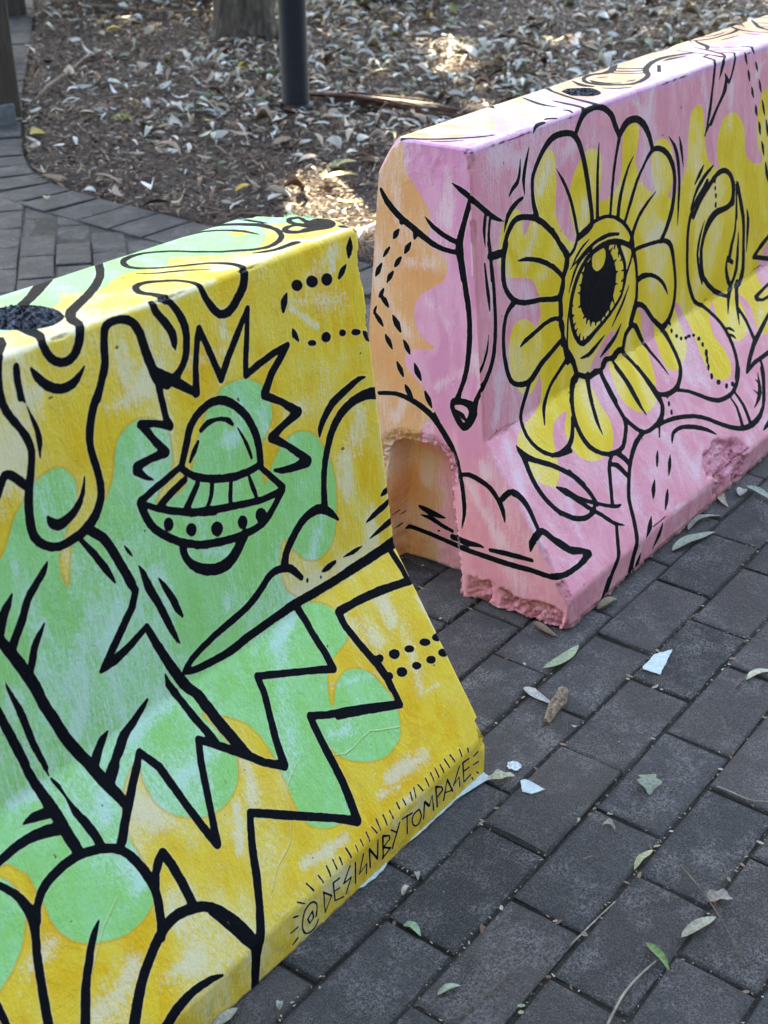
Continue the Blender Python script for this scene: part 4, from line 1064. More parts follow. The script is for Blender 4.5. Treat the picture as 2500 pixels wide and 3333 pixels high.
'G': '''1 -511 913 -504 908 -494 906 -458 920 -411 927 -397 934 -387 942 -376 958 -371 951 -366 941 -358 935 -349 931 -339 931 -329 935 -302 948 -290 950 -279 950 -272 948 -243 937 -236 935 -216 952 -208 951 -204 947 -174 909 -168 905 -160 902 -139 899 -127 899 -114 903 -99 911 -83 921 -71 931 -60 942 -52 955 -45 965 -39 958 -33 948 -7 921 0 915 6 905 21 905 51 917 92 939 121 964 127 974 129 982 128 990 118 1024 111 1057 105 1113 100 1193 93 1284 80 1372 57 1438 20 1464 -32 1443 -95 1388 -160 1316 -278 1172 -325 1119 -397 1040|
0 -100 962 -95 966 -89 968 -69 962 -62 959 -68 954 -79 950 -89 947 -98 947 -100 954|
1 -628 649 -614 655 -609 658 -600 669 -583 693 -571 701 -558 713 -554 716 -540 720 -531 721 -521 721 -514 717 -509 711 -505 704 -503 696 -504 688 -507 680 -511 674 -536 643 -545 628 -548 621 -549 612 -549 604 -547 594 -543 589 -540 594 -529 625 -525 634 -520 638 -512 641 -491 653 -475 659 -468 664 -455 681 -450 691 -446 705 -443 712 -438 720 -431 726 -424 730 -416 732 -406 733 -393 730 -381 724 -373 716 -368 706 -366 697 -368 679 -369 670 -372 663 -380 655 -398 640 -405 633 -403 631 -379 630 -371 628 -363 629 -356 634 -350 640 -343 648 -339 655 -328 678 -297 715 -288 718 -273 727 -262 728 -241 726 -232 723 -222 717 -212 710 -206 700 -203 690 -201 679 -201 669 -203 662 -208 656 -226 638 -230 628 -235 611 -236 603 -235 591 -232 582 -229 585 -214 605 -197 620 -188 624 -181 626 -173 628 -165 628 -157 627 -149 624 -140 619 -131 611 -124 600 -118 587 -113 577 -109 565 -106 545 -106 534 -108 512 -110 501 -117 476 -121 466 -127 456 -135 449 -143 445 -152 443 -162 444 -172 448 -182 454 -190 462 -202 479 -208 480 -211 494 -213 499 -216 500 -221 495 -225 487 -228 480 -230 471 -231 460 -231 449 -229 438 -226 428 -220 420 -206 405 -198 398 -173 382 -165 375 -159 368 -154 359 -150 347 -148 334 -151 325 -158 318 -169 314 -193 309 -209 301 -214 297 -224 281 -229 270 -233 260 -233 252 -229 253 -224 259 -212 272 -205 277 -192 281 -184 281 -175 279 -166 275 -158 269 -150 260 -144 248 -139 234 -135 221 -133 208 -133 196 -134 185 -143 165 -149 157 -158 151 -169 148 -181 145 -193 146 -205 150 -218 156 -231 164 -243 173 -251 181 -257 188 -261 196 -266 215 -265 210 -267 194 -269 184 -281 131 -287 113 -304 114 -318 117 -330 122 -340 129 -347 137 -353 145 -355 153 -357 173 -351 236 -350 258 -352 241 -352 260 -355 282 -359 293 -364 305 -371 314 -385 329 -406 346 -416 353 -417 348 -404 306 -401 295 -400 285 -402 276 -406 267 -411 259 -418 251 -426 245 -434 241 -444 238 -455 237 -467 238 -476 240 -485 244 -494 250 -512 265 -519 275 -524 285 -527 296 -528 307 -528 317 -527 326 -524 335 -518 349 -522 351 -528 350 -536 346 -550 336 -556 330 -567 317 -571 310 -574 303 -578 289 -579 273 -578 220 -582 210 -588 201 -595 195 -604 191 -614 188 -625 187 -636 187 -647 190 -655 193 -671 201 -686 212 -692 218 -698 228 -702 237 -704 248 -705 258 -702 277 -701 313 -703 320 -707 327 -714 339 -724 342 -727 354 -723 362 -710 385 -703 401 -689 445|
1 -735 341 -723 321 -721 314 -722 298 -726 281 -730 273 -742 258 -749 251 -769 238 -786 231 -796 228 -797 236 -791 248''',
'R': '''''',
'FE': '''''',
'WF': '''10 -663 3312 106 -698 3011 106|
10 -2032 1164 78 -1689 1134 129 -1260 1055 103|
8 -2276 1068 41 -1934 966 41|
9 -2016 770 50 -1817 715 67|
6 -1756 479 105 -2230 568 104|
5 -3745 489 74 -3036 440 75|
6 -5349 8015 117 -5630 7552 156|
7 -4426 7564 60 -4102 7601 96 -3778 7749 128|
5 -4057 8330 52 -4083 7673 133|
6 -1019 8174 115 -516 8345 156|
5 -1334 7929 120 -513 7697 167|
10 -1418 7869 17 -988 7473 18|
9 -564 8357 49 -578 8159 61|
8 -2586 8155 50 -2588 7873 51|
5 -2669 7708 74 -3159 7674 72|
6 -432 6002 194 -855 5212 167|
4 -1740 6571 137 -1495 6571 138|
6 -402 4621 87 -477 4281 149 -532 4184 167 -638 4117 161 -951 4088 138 -1740 4145 126|
6 -1535 4100 106 -2133 4140 82|
10 -724 3319 95 -677 3040 95|
5 -1423 3432 125 -1106 2845 212|
9 -2257 3869 38 -2693 3708 57|
7 -3274 4678 67 -3305 4546 56|
7 -7191 2339 92 -7501 2273 91|
8 -5489 3021 110 -5327 2695 112|
8 -6542 1508 161 -7112 1322 196|
6 -5845 1065 118 -6188 1114 116|
5 -5737 1837 78 -5740 1594 58|
7 -5487 3035 80 -5420 2716 112|
7 -3916 2656 79 -4089 2203 89|
8 -4303 2344 29 -4600 1771 29|
9 -3848 1049 61 -3098 921 53|
8 -4838 5411 29 -5143 4996 59|
10 -5520 4729 19 -5614 4526 47 -5806 4244 58|
9 -5856 5634 42 -5993 5161 67|
7 -6405 5101 85 -6533 4900 85|
6 -4249 5544 50 -4204 5403 51|
8 -5922 2476 116 -5958 2264 116|
8 -5825 3392 29 -5921 3160 39|
9 -6770 3911 59 -6412 3878 44|
7 -4836 2977 67 -4582 3001 68|
8 -4420 3049 49 -4192 3020 42|
6 -4571 3918 125 -5134 3801 81|
7 -2811 6641 88 -2654 6649 71|
6 -2163 6809 110 -2183 6507 89|
6 -1414 4969 108 -1656 4557 108|
5 -3392 5404 47 -3138 5251 48|
4 -4853 8750 166 -3848 8709 208|
5 -4004 8990 61 -3624 9160 62|
10 -5502 8545 22 -5099 8534 12 -4277 8602 23 -3401 8523 21 -2567 8528 11|
10 -2269 8771 29 -1711 8681 73 -1457 8681 73 -920 8748 117 -717 8629 52 -629 8619 36 2 8601 28|
7 -77 3088 13 42 2080 13 82 922 13|
6 -420 1784 14 -747 1832 14|
5 -539 2866 73 -763 1904 136|
6 -5773 7663 46 -5991 7037 92|
5 -3999 6514 78 -4310 6956 68|
5 -6012 6424 89 -5957 5464 92|
5 -5252 5421 112 -5616 4783 140|
5 -2370 2828 26 -1103 2417 28|
6 -2519 2202 107 -2199 2110 108''',
'WE': '''''',
'VF': '''-3677 981 5 -3886 731 5|
-3260 2201 5 -3531 2054 5 -3593 2000 5 -3783 1581 5 -3896 1417 5 -3975 1367 5 -4242 1261 5 -4465 1065 5|
-1439 1668 4 -1799 1824 4 -1940 1910 4 -2338 1873 4 -2492 1875 4 -2711 1992 3|
-6280 2294 4 -6573 2124 4 -6965 1782 4''',
'VE': '''''',
}

ART_P = {
'F': '''37 10093 43 125 9877 45 172 9769 47 229 9663 49 303 9555 50 388 9445 52 475 9343 53 555 9256 52 692 9139 51 816 9056 46 930 8983 33 1040 8917 16|
123 9534 17 195 9419 28 272 9310 35 361 9219 28 453 9134 17|
2777 10250 51 2787 10215 78 2786 10175 68 2754 10117 40 2712 10054 23|
3713 10088 19 3608 9907 33 3512 9732 46 3434 9571 51 3378 9423 52 3359 9294 41 3353 9172 19|
4754 10270 59 4466 9909 37|
4482 9925 41 4329 9661 39 4193 9410 42 4095 9174 52 3969 8834 68 3928 8719 68|
3773 9491 27 3744 9371 39 3710 9239 50 3660 9056 56 3606 8888 61 3572 8807 53 3513 8746 30 3455 8680 39 3461 8639 33|
3221 8959 17 3230 8914 42 3228 8864 43 3188 8799 28 3136 8729 19|
2389 8818 19 2454 8817 37 2515 8808 62 2567 8772 53 2616 8727 25|
2218 8744 48 2139 8746 57 2048 8736 47 1929 8697 31 1884 8671 30 1857 8635 21 1838 8596 9|
5493 10096 16 5365 9928 41 5263 9773 72 5234 9649 79 5228 9535 51|
7472 10263 60 7137 10112 62 6842 9993 73 6638 9947 84 6480 9952 83 6359 10024 77 6237 10097 64 6063 10103 57 5880 10065 42 5708 9979 32 5567 9862 52 5485 9725 70 5455 9581 74 5482 9445 77 5553 9311 78 5653 9159 75 5795 9040 67 5999 9010 57 6236 9031 55 6493 9085 52 6743 9171 44 6930 9291 60 7124 9420 57 7393 9540 56 7699 9643 57 8035 9719 60 8372 9755 65 8673 9729 71 8941 9666 70 9154 9585 62 9347 9492 46|
7045 10045 40 7094 9892 47 7151 9752 53 7231 9650 53 7318 9561 51|
6760 9949 39 6835 9780 48 6915 9629 52 7008 9531 45 7105 9452 36|
6580 9866 32 6646 9685 36 6718 9526 39 6808 9427 35 6906 9350 30|
5726 9841 26 5669 9746 46 5628 9650 75 5625 9548 72 5654 9447 49 5720 9351 37 5802 9258 30|
6016 9850 21 6105 9803 33 6148 9772 30 6190 9739 23|
5995 9226 18 6040 9211 30 6088 9195 35 6210 9165 17|
5216 9287 29 5269 9168 41 5332 9058 46 5426 8974 35 5530 8899 21|
7741 9448 32 7179 9162 36|
8196 9584 14 8365 9577 40 8546 9560 63 8759 9516 50 8984 9462 19|
8716 10237 28 8955 10181 25 9181 10138 22 9368 10130 18 9535 10145 20 9703 10183 37 9848 10229 46 9942 10262 36 10019 10293 24|
10638 10167 19 10386 9967 13|
10713 10084 26 10433 9807 66 10322 9687 77 10206 9581 54 10051 9500 36 9887 9428 33|
9992 9834 16 9949 9708 26 9895 9577 31 9810 9432 33 9720 9288 39 9652 9156 45 9579 9033 48 9506 8927 45 9367 8820 27 9095 8697 22 9051 8635 63 9008 8559 60 8959 8478 51 8876 8334 8|
9442 9887 18 9382 9501 33 9367 9331 39 9346 9165 44 9291 8988 56 9226 8811 73|
10144 9513 31 10176 9430 35 10208 9331 26|
10304 9229 26 10368 9128 35 10440 9016 26|
10545 8965 44 10598 8893 53 10617 8821 51 10554 8757 28 10462 8691 36 10508 8638 31 10547 8580 15|
9783 9349 30 9854 9253 34 9926 9157 26|
10013 9068 26 10076 8937 35 10155 8797 26|
9642 9014 32 9733 8924 42 9783 8839 53 9749 8783 21 9590 8702 21 9589 8631 47 9567 8544 47 9519 8443 44 9459 8343 41 9403 8269 40 9346 8201 39|
9346 8201 29 9278 8255 39 9215 8309 45 9165 8363 33 9119 8418 10|
9197 8312 53 9202 8200 54 9189 8096 53 9122 8018 45 8941 7877 40 8835 7791 42 8702 7663 45 8560 7519 47|
9039 9135 10 9211 9143 32 9257 9142 28 9292 9140 16|
9055 9110 46 8975 8989 42 8892 8878 45 8866 8823 31 8702 8726 22 8653 8608 51 8635 8471 49 8601 8306 49 8506 7949 49 8388 7551 49|
8648 8695 29 8628 8561 41 8586 8283 40 8537 7959 43 8498 7796 43 8437 7641 38 8288 7338 24|
9163 8216 44 9125 8116 41 9057 8005 37 8906 7866 38 8714 7707 39 8270 7341 20|
10623 10226 26 10730 10113 43 10846 10012 52 10975 9942 45 11142 9895 35 11397 9872 31 11670 9861 34 11882 9845 43 12086 9840 45 12310 9865 45 12541 9899 52|
12903 10240 20 12718 10087 32 12561 9925 55 12465 9730 61 12422 9532 50 12450 9355 49 12504 9185 50|
11150 10233 26 11245 10150 36 11362 10077 38 11550 10027 37 11754 9998 31 11926 9999 18 12093 10011 9|
11068 9664 10 11259 9639 24 11452 9617 31 11647 9601 22 11844 9587 10|
12175 9645 17 12155 9528 34 12147 9417 52 12177 9322 41 12219 9233 20|
13453 10248 23 13097 10031 14 12863 9883 5|
14011 10228 15 13742 10062 31 13487 9903 42 13252 9763 46 13053 9624 60 12916 9467 61 12802 9306 34|
13620 9889 32 13700 9667 43|
13157 9650 31 13211 9471 41|
14372 10210 33 14461 9969 45|
14802 10260 34 14828 10114 34|
10057 8690 15 10089 8628 38 10124 8563 51 10166 8492 37 10211 8419 15|
10251 8302 15 10283 8250 38 10313 8196 54 10340 8135 42 10366 8071 20|
10475 7916 19 10501 7868 40 10530 7817 52 10565 7756 39 10603 7691 18|
10712 7512 20 10736 7455 47 10763 7396 61 10798 7335 42 10837 7272 15|
10613 8415 14 10650 8367 32 10687 8317 44 10723 8262 34 10759 8205 15|
10843 8020 16 10883 7947 38 10924 7874 51 10963 7798 37 11002 7721 13|
11045 7571 13 11094 7482 37 11142 7392 53 11184 7303 39 11224 7214 14|
10925 7122 23 10956 7059 47 10986 6994 63 11011 6925 50 11035 6856 25|
11304 7100 23 11361 6983 46 11413 6874 60 11449 6793 47 11479 6722 24|
11115 6686 16 11162 6606 41 11209 6523 58 11251 6430 43 11292 6333 15|
11388 6165 25 11434 6048 55 11484 5932 71 11548 5817 56 11617 5703 34|
1855 7226 73 1810 7341 61 1773 7462 52 1756 7606 47 1755 7744 45 1762 7845 48 1797 7937 51 1886 8048 50 1993 8153 50 2081 8232 54 2176 8299 57 2295 8365 61 2430 8414 59 2590 8428 53 2755 8422 51 2910 8402 50 3047 8366 50 3148 8314 56 3230 8241 62 3305 8148 66 3375 8024 67 3424 7912 68 3473 7782 69 3519 7648 70 3558 7512 70 3593 7371 70 3673 7031 66 3707 6857 64 3714 6754 67 3711 6675 68|
3196 8342 54 3272 8444 59 3352 8537 64 3439 8605 68 3545 8652 66 3691 8674 62 3853 8673 59 4011 8646 55 4165 8595 53 4315 8518 56 4442 8426 63 4510 8336 72 4562 8239 68 4725 8009 59|
4746 8019 62 4814 8082 78 4891 8139 85 4986 8184 79 5100 8209 69 5246 8209 62 5398 8181 61 5533 8123 67 5658 8038 74 5777 7924 74 5881 7793 72 5956 7654 69 6020 7509 61|
4746 8019 63 4641 7772 48 4587 7632 48 4535 7475 49 4505 7356 49 4449 7091 49 4374 6629 43|
4931 6382 43 5146 6687 56 5230 6807 56 5318 6933 54 5406 7046 50 5533 7173 42 5667 7280 38 5818 7399 48 5975 7487 51 6132 7505 46 6292 7476 49 6459 7413 54 6618 7317 60 6753 7198 65 6861 7055 67 6934 6892 70 6967 6709 71 6960 6574 70 6931 6430 67 6886 6290 65 6821 6152 62 6741 6019 60 6659 5901 59 6539 5771 59 6418 5660 62|
2514 7888 6 2619 7771 20 2724 7645 32 2834 7493 37 2935 7330 39 3013 7168 42 3076 7005 44 3132 6834 43 3173 6685 42 3198 6604 44 3195 6540 48 3149 6442 46 3073 6350 42 2971 6296 38 2858 6255 39|
3997 8036 8 3974 7901 25 3952 7753 38 3941 7632 42 3925 7366 44 3912 6698 56|
5273 7545 7 5166 7463 21 5059 7366 36 4948 7221 47 4847 7064 55 4773 6921 61 4719 6785 65 4688 6660 66 4667 6539 65|
6181 6680 7 5992 6609 25 5811 6535 41 5646 6459 47 5499 6373 50 5376 6263 54 5280 6149 57 5224 6052 65 5183 5959 73|
3253 6521 64 3530 6578 76 3626 6606 74 3710 6635 67|
3711 6655 35 3885 6668 35 4054 6674 33 4198 6665 30 4341 6637 28 4507 6581 31 4675 6506 36 4832 6414 39 4974 6308 41 5099 6186 42 5192 6064 49 5221 5965 70 5228 5873 91|
395 6914 51 656 6907 45 837 6888 34|
764 6437 47 776 6608 50 795 6768 54 830 6905 56 881 7026 57 955 7135 59 1045 7225 61 1141 7291 59 1255 7326 51 1401 7318 47 1561 7283 47 1715 7238 50 1869 7172 53 2027 7078 56 2181 6967 56 2330 6847 56 2463 6723 57 2557 6599 56 2639 6481 47 2740 6373 42 2820 6275 44 2847 6191 52 2833 6110 51 2772 6019 44 2692 5926 37|
1215 6615 8 1361 6597 19 1517 6568 28 1703 6512 30 1901 6437 30 2100 6344 31 2292 6235 33 2459 6114 34 2618 5986 33|
1438 7625 29 1329 7603 38 1220 7570 48 1102 7517 53 994 7440 53 923 7326 36 863 7196 10|
1698 8412 7 1637 8288 25 1580 8165 41 1531 8048 49 1498 7929 48 1497 7797 31 1508 7661 10|
1426 8296 7 1411 8195 18 1390 8097 29 1358 7998 41 1311 7915 46 1235 7872 41 1155 7840 38 1096 7791 27 1042 7739 8|
6672 7632 8 6815 7511 27 6943 7383 47 7030 7241 59 7092 7078 61 7125 6946 60 7150 6800 56 7164 6658 53 7164 6471 53 7150 6276 49 7139 6122 39 7111 5791 12|
7119 7547 9 7172 7434 37 7224 7303 56 7274 7119 40 7324 6917 11|
5213 5870 81 5298 5688 63 5371 5501 52 5410 5298 50 5426 5100 52 5425 4922 54 5402 4769 56 5342 4663 54 5271 4571 55 5212 4458 63 5155 4341 72|
5265 5807 38 5219 5694 36 5163 5581 34 4983 5350 40 4911 5185 42 4803 5017 43 4674 4924 40 4516 4840 39 4346 4765 40 4167 4701 42 3978 4646 46 3801 4598 51 3564 4527 62 3366 4493 57 3234 4536 45 3134 4629 49 3035 4770 51 2958 4932 52 2913 5088 53 2900 5243 55 2921 5389 59 2979 5536 61 3045 5645 60 3129 5757 59 3218 5854 56 3354 5962 54 3501 6043 52 3658 6100 51 3832 6137 51 4044 6156 54 4265 6155 54 4466 6130 52 4657 6085 50 4842 6020 49 5008 5947 49 5138 5881 52 5255 5815 55|
4657 6049 52 4806 5800 49 4880 5689 49 4932 5566 53 4934 5392 51 4906 5218 45 4855 5098 41 4793 4994 37|
3676 5900 28 3673 5988 27 3689 6066 26 3759 6114 22 3856 6143 21 3971 6147 25 4095 6142 31|
3281 5620 21 3212 5651 7|
3244 5485 23 3162 5513 9|
3255 5237 26 3181 5234 9|
3365 5815 22 3320 5851 8|
3476 5953 24 3431 6001 9|
3403 4996 32 3341 4977 11|
3496 4918 40 3461 4841 15|
3628 4841 44 3621 4750 15|
3805 4775 39 3803 4699 15|
4000 4767 35 4023 4684 13|
4148 4799 27 4187 4749 10|
4323 4875 35 4371 4732 13|
4459 5038 32 4524 4905 12|
4552 5291 23 4652 5276 10|
4578 5510 27 4654 5515 12|
4505 5729 27 4605 5752 10|
4360 5965 28 4459 6013 10|
4287 6032 30 4312 6087 13|
4532 5994 31 4558 6061 15|
4681 5857 30 4680 5783 13|
4755 5688 15 4831 5693 12|
4795 5489 15 4906 5472 15|
4804 5284 17 4906 5282 20|
4727 5102 13 4803 5094 16|
2971 5320 19 3017 5319 8|
2965 5139 18 3034 5130 8|
3028 4960 21 3098 4963 9|
3093 4816 26 3141 4851 11|
3205 4657 35 3230 4724 12|
3344 4563 28 3346 4638 12|
3486 4531 29 3488 4594 12|
4697 6218 24 4506 6260 31 4315 6293 38 4116 6300 39 3930 6292 37 3782 6273 37 3517 6216 31 3366 6174 25 2905 6011 7|
3641 6394 6 3503 6357 17 3370 6315 26 3248 6256 28 3137 6186 24 3041 6106 18 2951 6022 9|
2854 5607 9 2918 5715 20 2989 5821 30 3074 5933 34 3178 6033 34 3315 6101 32 3458 6150 30 3578 6183 31 3692 6209 32|
5102 5118 10 4991 4988 29 4880 4867 42 4765 4768 42 4649 4676 36 4419 4481 10|
4786 4445 10 4669 4337 37 4544 4240 54 4394 4177 58 4239 4127 56 4092 4071 37 3947 4017 10|
4157 4417 8 3999 4358 27 3698 4252 53 3550 4218 48 3389 4223 30 3225 4241 13|
2825 6268 73 2751 6076 62 2710 6003 61 2678 5931 62 2677 5838 56 2671 5743 55 2619 5668 61 2566 5582 69 2554 5442 64 2554 5298 60 2550 5196 63 2555 5104 63 2581 4998 52 2614 4890 48 2673 4675 75 2735 4506 84|
2882 5370 24 2840 5238 25 2804 5101 26 2782 4946 28 2769 4793 30 2760 4548 34|
2369 6867 34 2615 6531 43 2803 6262 49|
2340 6233 41 2476 6126 38 2594 6024 39 2649 5944 43 2685 5870 43|
5369 5755 42 5506 5750 40 5684 5738 38 6005 5706 36 6332 5665 37 6528 5629 42 6666 5581 50 6781 5508 59 6869 5398 66 6940 5225 65 6996 5019 58 7029 4871 56 7057 4715 56 7069 4566 59 7051 4359 62 6995 4176 68 6897 4023 75 6772 3910 77 6633 3858 75 6488 3830 82|
5452 5114 53 5533 5137 66 5638 5146 63 5817 5120 51 6016 5069 40 6192 4992 37 6349 4899 37 6475 4805 41 6578 4702 44 6665 4585 31 6744 4461 8|
6414 5665 65 6538 5762 63 6658 5869 64 6774 6003 64 6873 6154 64 6930 6319 61 6974 6491 58|
5166 4312 82 5277 4468 66 5376 4592 58 5432 4634 62 5493 4624 53 5609 4576 51 5753 4482 52 5911 4323 54 6087 4142 51 6286 3989 55 6488 3830 65 6548 3670 80 6562 3510 63 6571 3360 61 6565 3211 64 6545 3059 62 6480 2911 57 6317 2765 54 6114 2653 52 5907 2613 51 5707 2616 53 5535 2652 51 5399 2705 49 5326 2756 49 5276 2809 43|
6790 3899 30 6850 3803 31|
5166 4307 43 5272 4263 50 5379 4194 68 5477 4057 70 5597 3885 53 5699 3710 56 5751 3548 46 5878 3269 37 5929 3110 26 5976 2945 11|
5193 4277 59 5064 4227 60 4956 4164 68 4904 4056 67 4878 3950 66 4840 3905 78 4851 3852 56 4928 3738 59 4993 3606 49 5066 3454 48 5134 3296 51 5168 3161 53 5194 3013 53 5276 2604 58|
4851 3905 60 4746 3916 65 4644 3918 82 4552 3887 95 4464 3857 78 4373 3869 55 4286 3888 49 4207 3895 61 4135 3885 87 4064 3838 89 3999 3785 45 3948 3768 46 3923 3727 55 3915 3605 54 3920 3447 55 3935 3102 55|
4441 3770 42 4481 3630 50 4517 3487 58 4538 3340 65 4555 3187 69 4592 2858 61|
3942 3749 59 3842 3775 58 3735 3795 69 3610 3781 59 3479 3781 59 3290 3873 49 3113 3964 43 3061 3962 92 3041 3925 113 2979 3900 99 2920 3838 90 2811 3704 54 2660 3553 48|
3456 3756 57 3399 3667 50 3344 3574 45 3295 3469 43 3249 3359 42|
2736 4530 75 2790 4480 70 2847 4420 67 2915 4331 67 2980 4225 69 3030 4105 68 3075 3977 64|
2731 4382 56 2521 4276 48 2197 4110 44|
910 6979 63 854 6879 63 809 6766 63 786 6605 62 785 6443 61 801 6329 57 848 6225 51 940 6099 51 1070 5981 49 1232 5897 45 1428 5832 45 1665 5787 44 1927 5745 42 2228 5663 46 2485 5608 55 2582 5658 80 2615 5749 69 2654 5843 61 2685 5943 55|
1225 6616 9 1363 6604 20 1515 6580 28 1710 6527 31 1922 6450 33 2134 6347 36 2338 6224 39 2507 6085 42 2667 5936 41|
2655 5951 49 2717 6040 52 2832 6223 53 2847 6323 42 2749 6443 32 2614 6568 30|
1067 5937 67 957 5895 56 860 5839 51 792 5747 52 744 5623 53 720 5516 52 704 5394 51 699 5270 50 715 5083 52 752 4903 54 803 4739 52 873 4602 45 972 4514 40 1091 4455 43 1236 4406 48 1381 4380 56 1490 4390 68 1597 4428 75 1725 4502 74 1865 4582 67 2017 4632 58 2177 4676 55 2517 4788 53|
1208 5112 13 1290 5140 34 1387 5168 46 1685 5217 42 1855 5251 44 2032 5277 43 2214 5285 41 2382 5267 37 2511 5212 38 2599 5129 52 2621 5020 62 2604 4814 59 2591 4728 56|
2571 5547 57 2582 5256 66|
2592 4752 45 2759 4588 45|
2733 4497 81 2787 4354 96|
1464 4352 53 1324 4156 58 1247 4045 56 1183 3936 54 1147 3852 52 1123 3759 42 1078 3620 43 1066 3465 43 1103 3318 44 1171 3184 45 1253 3077 43 1353 2990 41 1462 2918 40 1598 2862 39 1785 2825 40 1993 2795 43|
2691 4360 52 2425 4223 40 2282 4151 39 2148 4067 44 2039 3952 51 1958 3833 56 1885 3754 40 1811 3677 40 1730 3568 27 1651 3450 9|
2922 3908 77 2892 3778 53 2784 3669 50 2692 3563 51 2594 3416 51 2528 3270 54 2484 3118 59 2469 2964 63 2482 2811 63 2533 2664 59 2641 2527 51 2786 2410 44 2967 2325 46 3156 2274 50 3319 2261 47 3470 2288 47 3611 2366 50 3735 2465 50 3838 2556 53 3908 2653 59 3922 2756 57 3910 2879 55 3892 3042 57 3876 3232 59 3879 3372 59 3899 3674 55|
2476 3290 39 2370 3162 45 2262 3047 50 2146 2960 52 2018 2899 51 1857 2871 48 1695 2868 45 1559 2891 42 1430 2923 38|
3467 3801 89 3384 3665 56 3303 3528 47 3241 3384 49 3135 3086 51 3093 2940 45 3076 2814 28 3067 2695 8|
4436 3652 49 4500 3469 59 4551 3297 68 4566 3159 74 4569 3033 75 4577 2899 66 4588 2767 52 4611 2644 32 4638 2523 11|
5110 3415 51 5231 3052 60 5282 2885 64 5313 2731 68 5311 2598 69 5272 2483 65 5179 2382 62 5047 2304 57 4873 2259 50 4684 2239 45 4497 2236 42 4329 2262 42 4211 2331 48 4117 2430 53 4029 2557 55 3946 2695 56|
5950 2602 34 6163 2517 36 6382 2416 40 6619 2257 46 6848 2096 49 7032 1984 52 7212 1903 51 7431 1855 49 7651 1836 48 7837 1841 48 8015 1876 51 8216 1958 52 8394 2055 53 8494 2136 56 8569 2214 57|
7583 4918 58 7609 4706 62 7662 4485 63 7741 4313 61 7844 4132 60 7958 3982 49 8127 3873 41 8321 3777 55 8466 3613 56 8605 3425 55 8702 3248 59 8761 3064 64 8773 2862 66 8747 2661 66 8691 2475 66 8596 2305 64 8447 2166 60 8278 2039 60|
7584 4891 60 7580 5329 60 7588 5457 61 7621 5663 61 7689 5832 60 7818 5986 61 7970 6112 61 8122 6195 59 8261 6259 62 8355 6321 67 8435 6379 68|
7838 5803 67 7956 5920 69 8094 6036 67 8288 6153 64 8503 6264 66 8714 6367 69 8921 6441 64 9117 6457 56 9298 6429 52 9464 6353 56 9599 6244 63 9684 6114 74 9732 5969 81 9739 5819 85 9730 5665 87|
9732 6046 79 9735 5870 86 9706 5720 92 9591 5648 75 9423 5619 64 9204 5629 65 8976 5639 78 8779 5601 97 8609 5534 110 8478 5437 101 8376 5317 80 8292 5177 73 8240 5022 71 8234 4855 72 8258 4685 77 8282 4536 75 8368 4376 62 8596 4162 59 8900 3944 56 9225 3781 60 9456 3656 48|
8360 5593 12 8255 5459 31 8163 5315 47 8092 5145 50 8060 4958 46 8102 4745 46 8174 4540 45 8242 4390 35 8313 4256 24|
8710 6649 24 8504 6589 41 8306 6518 57 8126 6424 61 7960 6304 53 7860 6199 44 7671 5961 12|
8251 6744 21 8159 6670 47 8063 6595 61 7960 6520 42 7853 6445 12|
9871 6090 13 9964 5938 38 10064 5757 60 10143 5587 67 10316 5192 69|
9877 6020 33 9908 5653 46 9954 5277 46|
9944 6000 61 10049 5769 69 10150 5536 74 10249 5302 75 10327 5069 76 10357 4855 76 10367 4627 75 10381 4429 78 10393 4214 84 10387 4036 95 10322 3873 118 10224 3782 69 10121 3751 59 10044 3740 49|
9898 6010 40 9904 5628 37 9906 5452 37 9910 5224 42 9895 5030 53 9829 4881 65 9752 4752 77 9700 4620 82 9654 4490 84|
10070 4931 14 10071 4748 42 10069 4557 66 10067 4338 76 10038 4128 80 9937 3974 70 9813 3837 60|
9540 4520 28 9506 4399 49 9493 4273 64 9542 4122 70 9615 3979 71 9687 3879 58 9760 3792 63|
9612 4444 55 9820 4326 49|
9760 3822 100 9639 3726 59 9487 3621 57 9317 3474 37 9142 3312 9|
10066 3797 79 9941 3664 62 9816 3533 66 9697 3399 65 9591 3261 52 9393 2981 10|
9649 3319 59 9701 3152 60 9738 2973 63 9728 2761 66 9703 2538 69|
10470 5356 12 10522 5235 44 10562 5100 73 10570 4918 71 10557 4546 35 10549 4371 14|
11869 4463 61 11307 4303 70 10932 4160 50 11940 3854 53|
11531 3400 31 11130 3360 34 10798 3323 38 10629 3296 46 10582 3265 77 10667 3204 43 10833 3150 32 11038 3143 32 11268 3150 33|
10848 2821 43 9604 2443 66 9033 2156 59 8790 2018 34 9311 2094 48 10147 2087 50|
9565 2072 51 9530 1946 55 9447 1792 56 9351 1682 53 9225 1555 53 8959 1293 53|
9439 1884 59 9346 1737 57 9221 1576 55 9086 1437 53 8924 1288 51 8759 1168 48 8515 1073 57 8273 1031 65 8040 1022 62 7818 1044 58 7621 1088 55 7419 1164 54 7174 1294 53 6935 1440 52 6575 1697 48 6378 1819 47 6147 1933 45 5833 2039 45 5520 2125 45 5284 2173 42 5087 2201 39 4928 2219 40 4784 2230 41|
7722 1779 24 7765 1659 34 7786 1524 45 7739 1347 54 7670 1156 63|
7968 1831 39 8030 1660 48 8071 1482 58 8049 1286 63 8005 1084 65|
9217 1871 11 9135 1735 39 9044 1607 60 8936 1498 66 8802 1407 55 8620 1341 32 8422 1285 9|
8729 1613 9 8860 1449 39|
8984 1793 9 9073 1654 37|
8818 829 69 8498 789 38 8413 776 24 8350 766 10|
4873 2196 30 4697 2011 20|
8784 3088 15 8884 3055 27 8975 3017 38 9043 2961 30 9103 2900 8|
